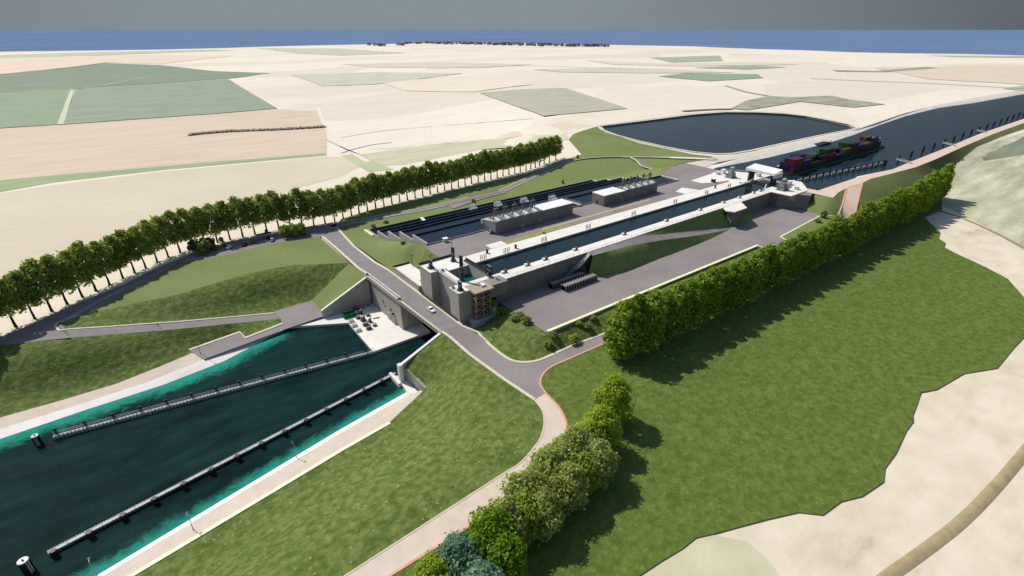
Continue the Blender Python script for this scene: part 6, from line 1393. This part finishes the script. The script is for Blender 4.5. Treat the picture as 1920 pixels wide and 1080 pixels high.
MLAB = ['brown pump unit beside the green skip on the white quay', 'tall pump unit second from the green skip on the white quay', 'small pump unit nearest the grey blocks on the white quay', 'tallest brown pump unit in the middle of the white quay', 'low pump unit toward the abutment on the white quay', 'wide pump unit near the end of the machinery row', 'slim pump unit beside the wide one on the white quay', 'last pump unit of the machinery row toward the canal', 'low pump unit standing apart on the right of the row', 'lowest pump unit at the wing wall end of the quay']
for (u, v, a, b, h), lab in zip(MU, MLAB):
    q = P(u, v, -26); x, y = q.x, q.y; t = thing('pump_unit', lab, 'pump unit', (x, y, -26), group='pump units on the white quay')
    m = MB(); m.box(x - a / 2, x + a / 2, y - b / 2, y + b / 2, -26, -25.75); m.build('base', STEELD, t)
    m = MB(); m.box(x - a * .42, x + a * .1, y - b * .4, y + b * .4, -25.75, -26 + h * .7); m.build('casing', MACH, t, bevel=.06)
    m = MB(); m.tube((x + a * .28, y, -25.75), (x + a * .28, y, -26 + h), .34, .34, 10); m.build('cylinder', STEEL if mr_.random() < .5 else MACH, t)
    m = MB(); m.tube((x - a * .1, y - b * .2, -26 + h * .62), (x + a * .3, y - b * .2, -26 + h * .8), .12, .12, 7); m.tube((x + a * .3, y - b * .2, -26 + h * .8), (x + a * .6, y + b * .5, -25.7), .12, .12, 7); m.build('pipe', STEELL, t)
for i, (u, v) in enumerate([(659, 604), (665, 612), (673, 621)]):
    q = P(u, v, -26); x, y = q.x, q.y; t = thing('concrete_block', ['pale block with grey lid on the quay edge, nearest the green skip', 'pale block with grey lid in the middle of the quay edge row', 'pale block with grey lid on the quay edge, nearest the guide wall'][i], 'block', (x, y, -26), group='blocks along the quay edge')
    m = MB(); m.box(x - 1.1, x + 1.1, y - .8, y + .8, -26, -25.2); m.build('body', WHITED, t, bevel=.05); m = MB(); m.box(x - .95, x + .95, y - .65, y + .65, -25.2, -25.05); m.build('lid', STEEL, t)
for i, (u0, v0, u1, v1) in enumerate([(700, 597, 712, 595), (686, 574, 694, 572), (664, 573, 673, 571)]):
    a, b = P(u0, v0, -25.8), P(u1, v1, -25.8); t = thing('pipe_bundle', ['dark pipe lying before the abutment on the quay', 'dark pipe lying in the corner by the wing wall', 'dark pipe lying behind the green skip'][i], 'pipe', a.to_tuple())
    m = MB(); m.tube(a, b, .2, .2, 8); m.build('pipe', STEELD, t)
    for f in (.15, .85): c = a.lerp(b, f); m = MB(); m.box(c.x - .3, c.x + .3, c.y - .3, c.y + .3, -26, -25.82); m.build('bearer', TIMBER, t)
# ---- the far village on the coast
VR = [flat('slate_roof', (0.06, 0.065, 0.08)), flat('tile_roof', (0.14, 0.10, 0.095))]; VW = [flat('render_wall', (0.55, 0.53, 0.50)), flat('grey_wall', (0.16, 0.165, 0.18))]
rv = random.Random(21)
us = [692, 702, 708, 714, 720, 748, 755, 762, 768, 783] + [790 + i * 5.2 + rv.uniform(-2, 2) for i in range(68)]
for i, u in enumerate(us):
    v = (85.5 if u < 760 else 81.5 + max(0, u - 800) * .0175) + rv.uniform(-.7, 1.1) + (.3 if u > 1000 else 0)
    q = T(u, max(v, 81.2), 0); a, b, h = rv.uniform(16, 34), rv.uniform(11, 17), rv.uniform(6, 10)
    t = thing('village_house', 'grey-roofed house in the far coastal village, %s from its left end' % nth(i + 1), 'house', (q.x, q.y, q.z - .2), rv.uniform(0, 3.1), 'houses of the far village', local=True)
    m = MB(); m.box(-a / 2, a / 2, -b / 2, b / 2, 0, h); m.build('wall', VW[0 if rv.random() < .3 else 1], t)
    m = MB(); g_ = .6; m.add([(-a / 2 - g_, -b / 2 - g_, h), (a / 2 + g_, -b / 2 - g_, h), (a / 2 + g_, b / 2 + g_, h), (-a / 2 - g_, b / 2 + g_, h), (-a / 2 - g_, 0, h + b * .45), (a / 2 + g_, 0, h + b * .45)], [(0, 1, 5, 4), (2, 3, 4, 5), (0, 4, 3), (1, 2, 5), (3, 2, 1, 0)]); m.build('roof', VR[i % 2], t)
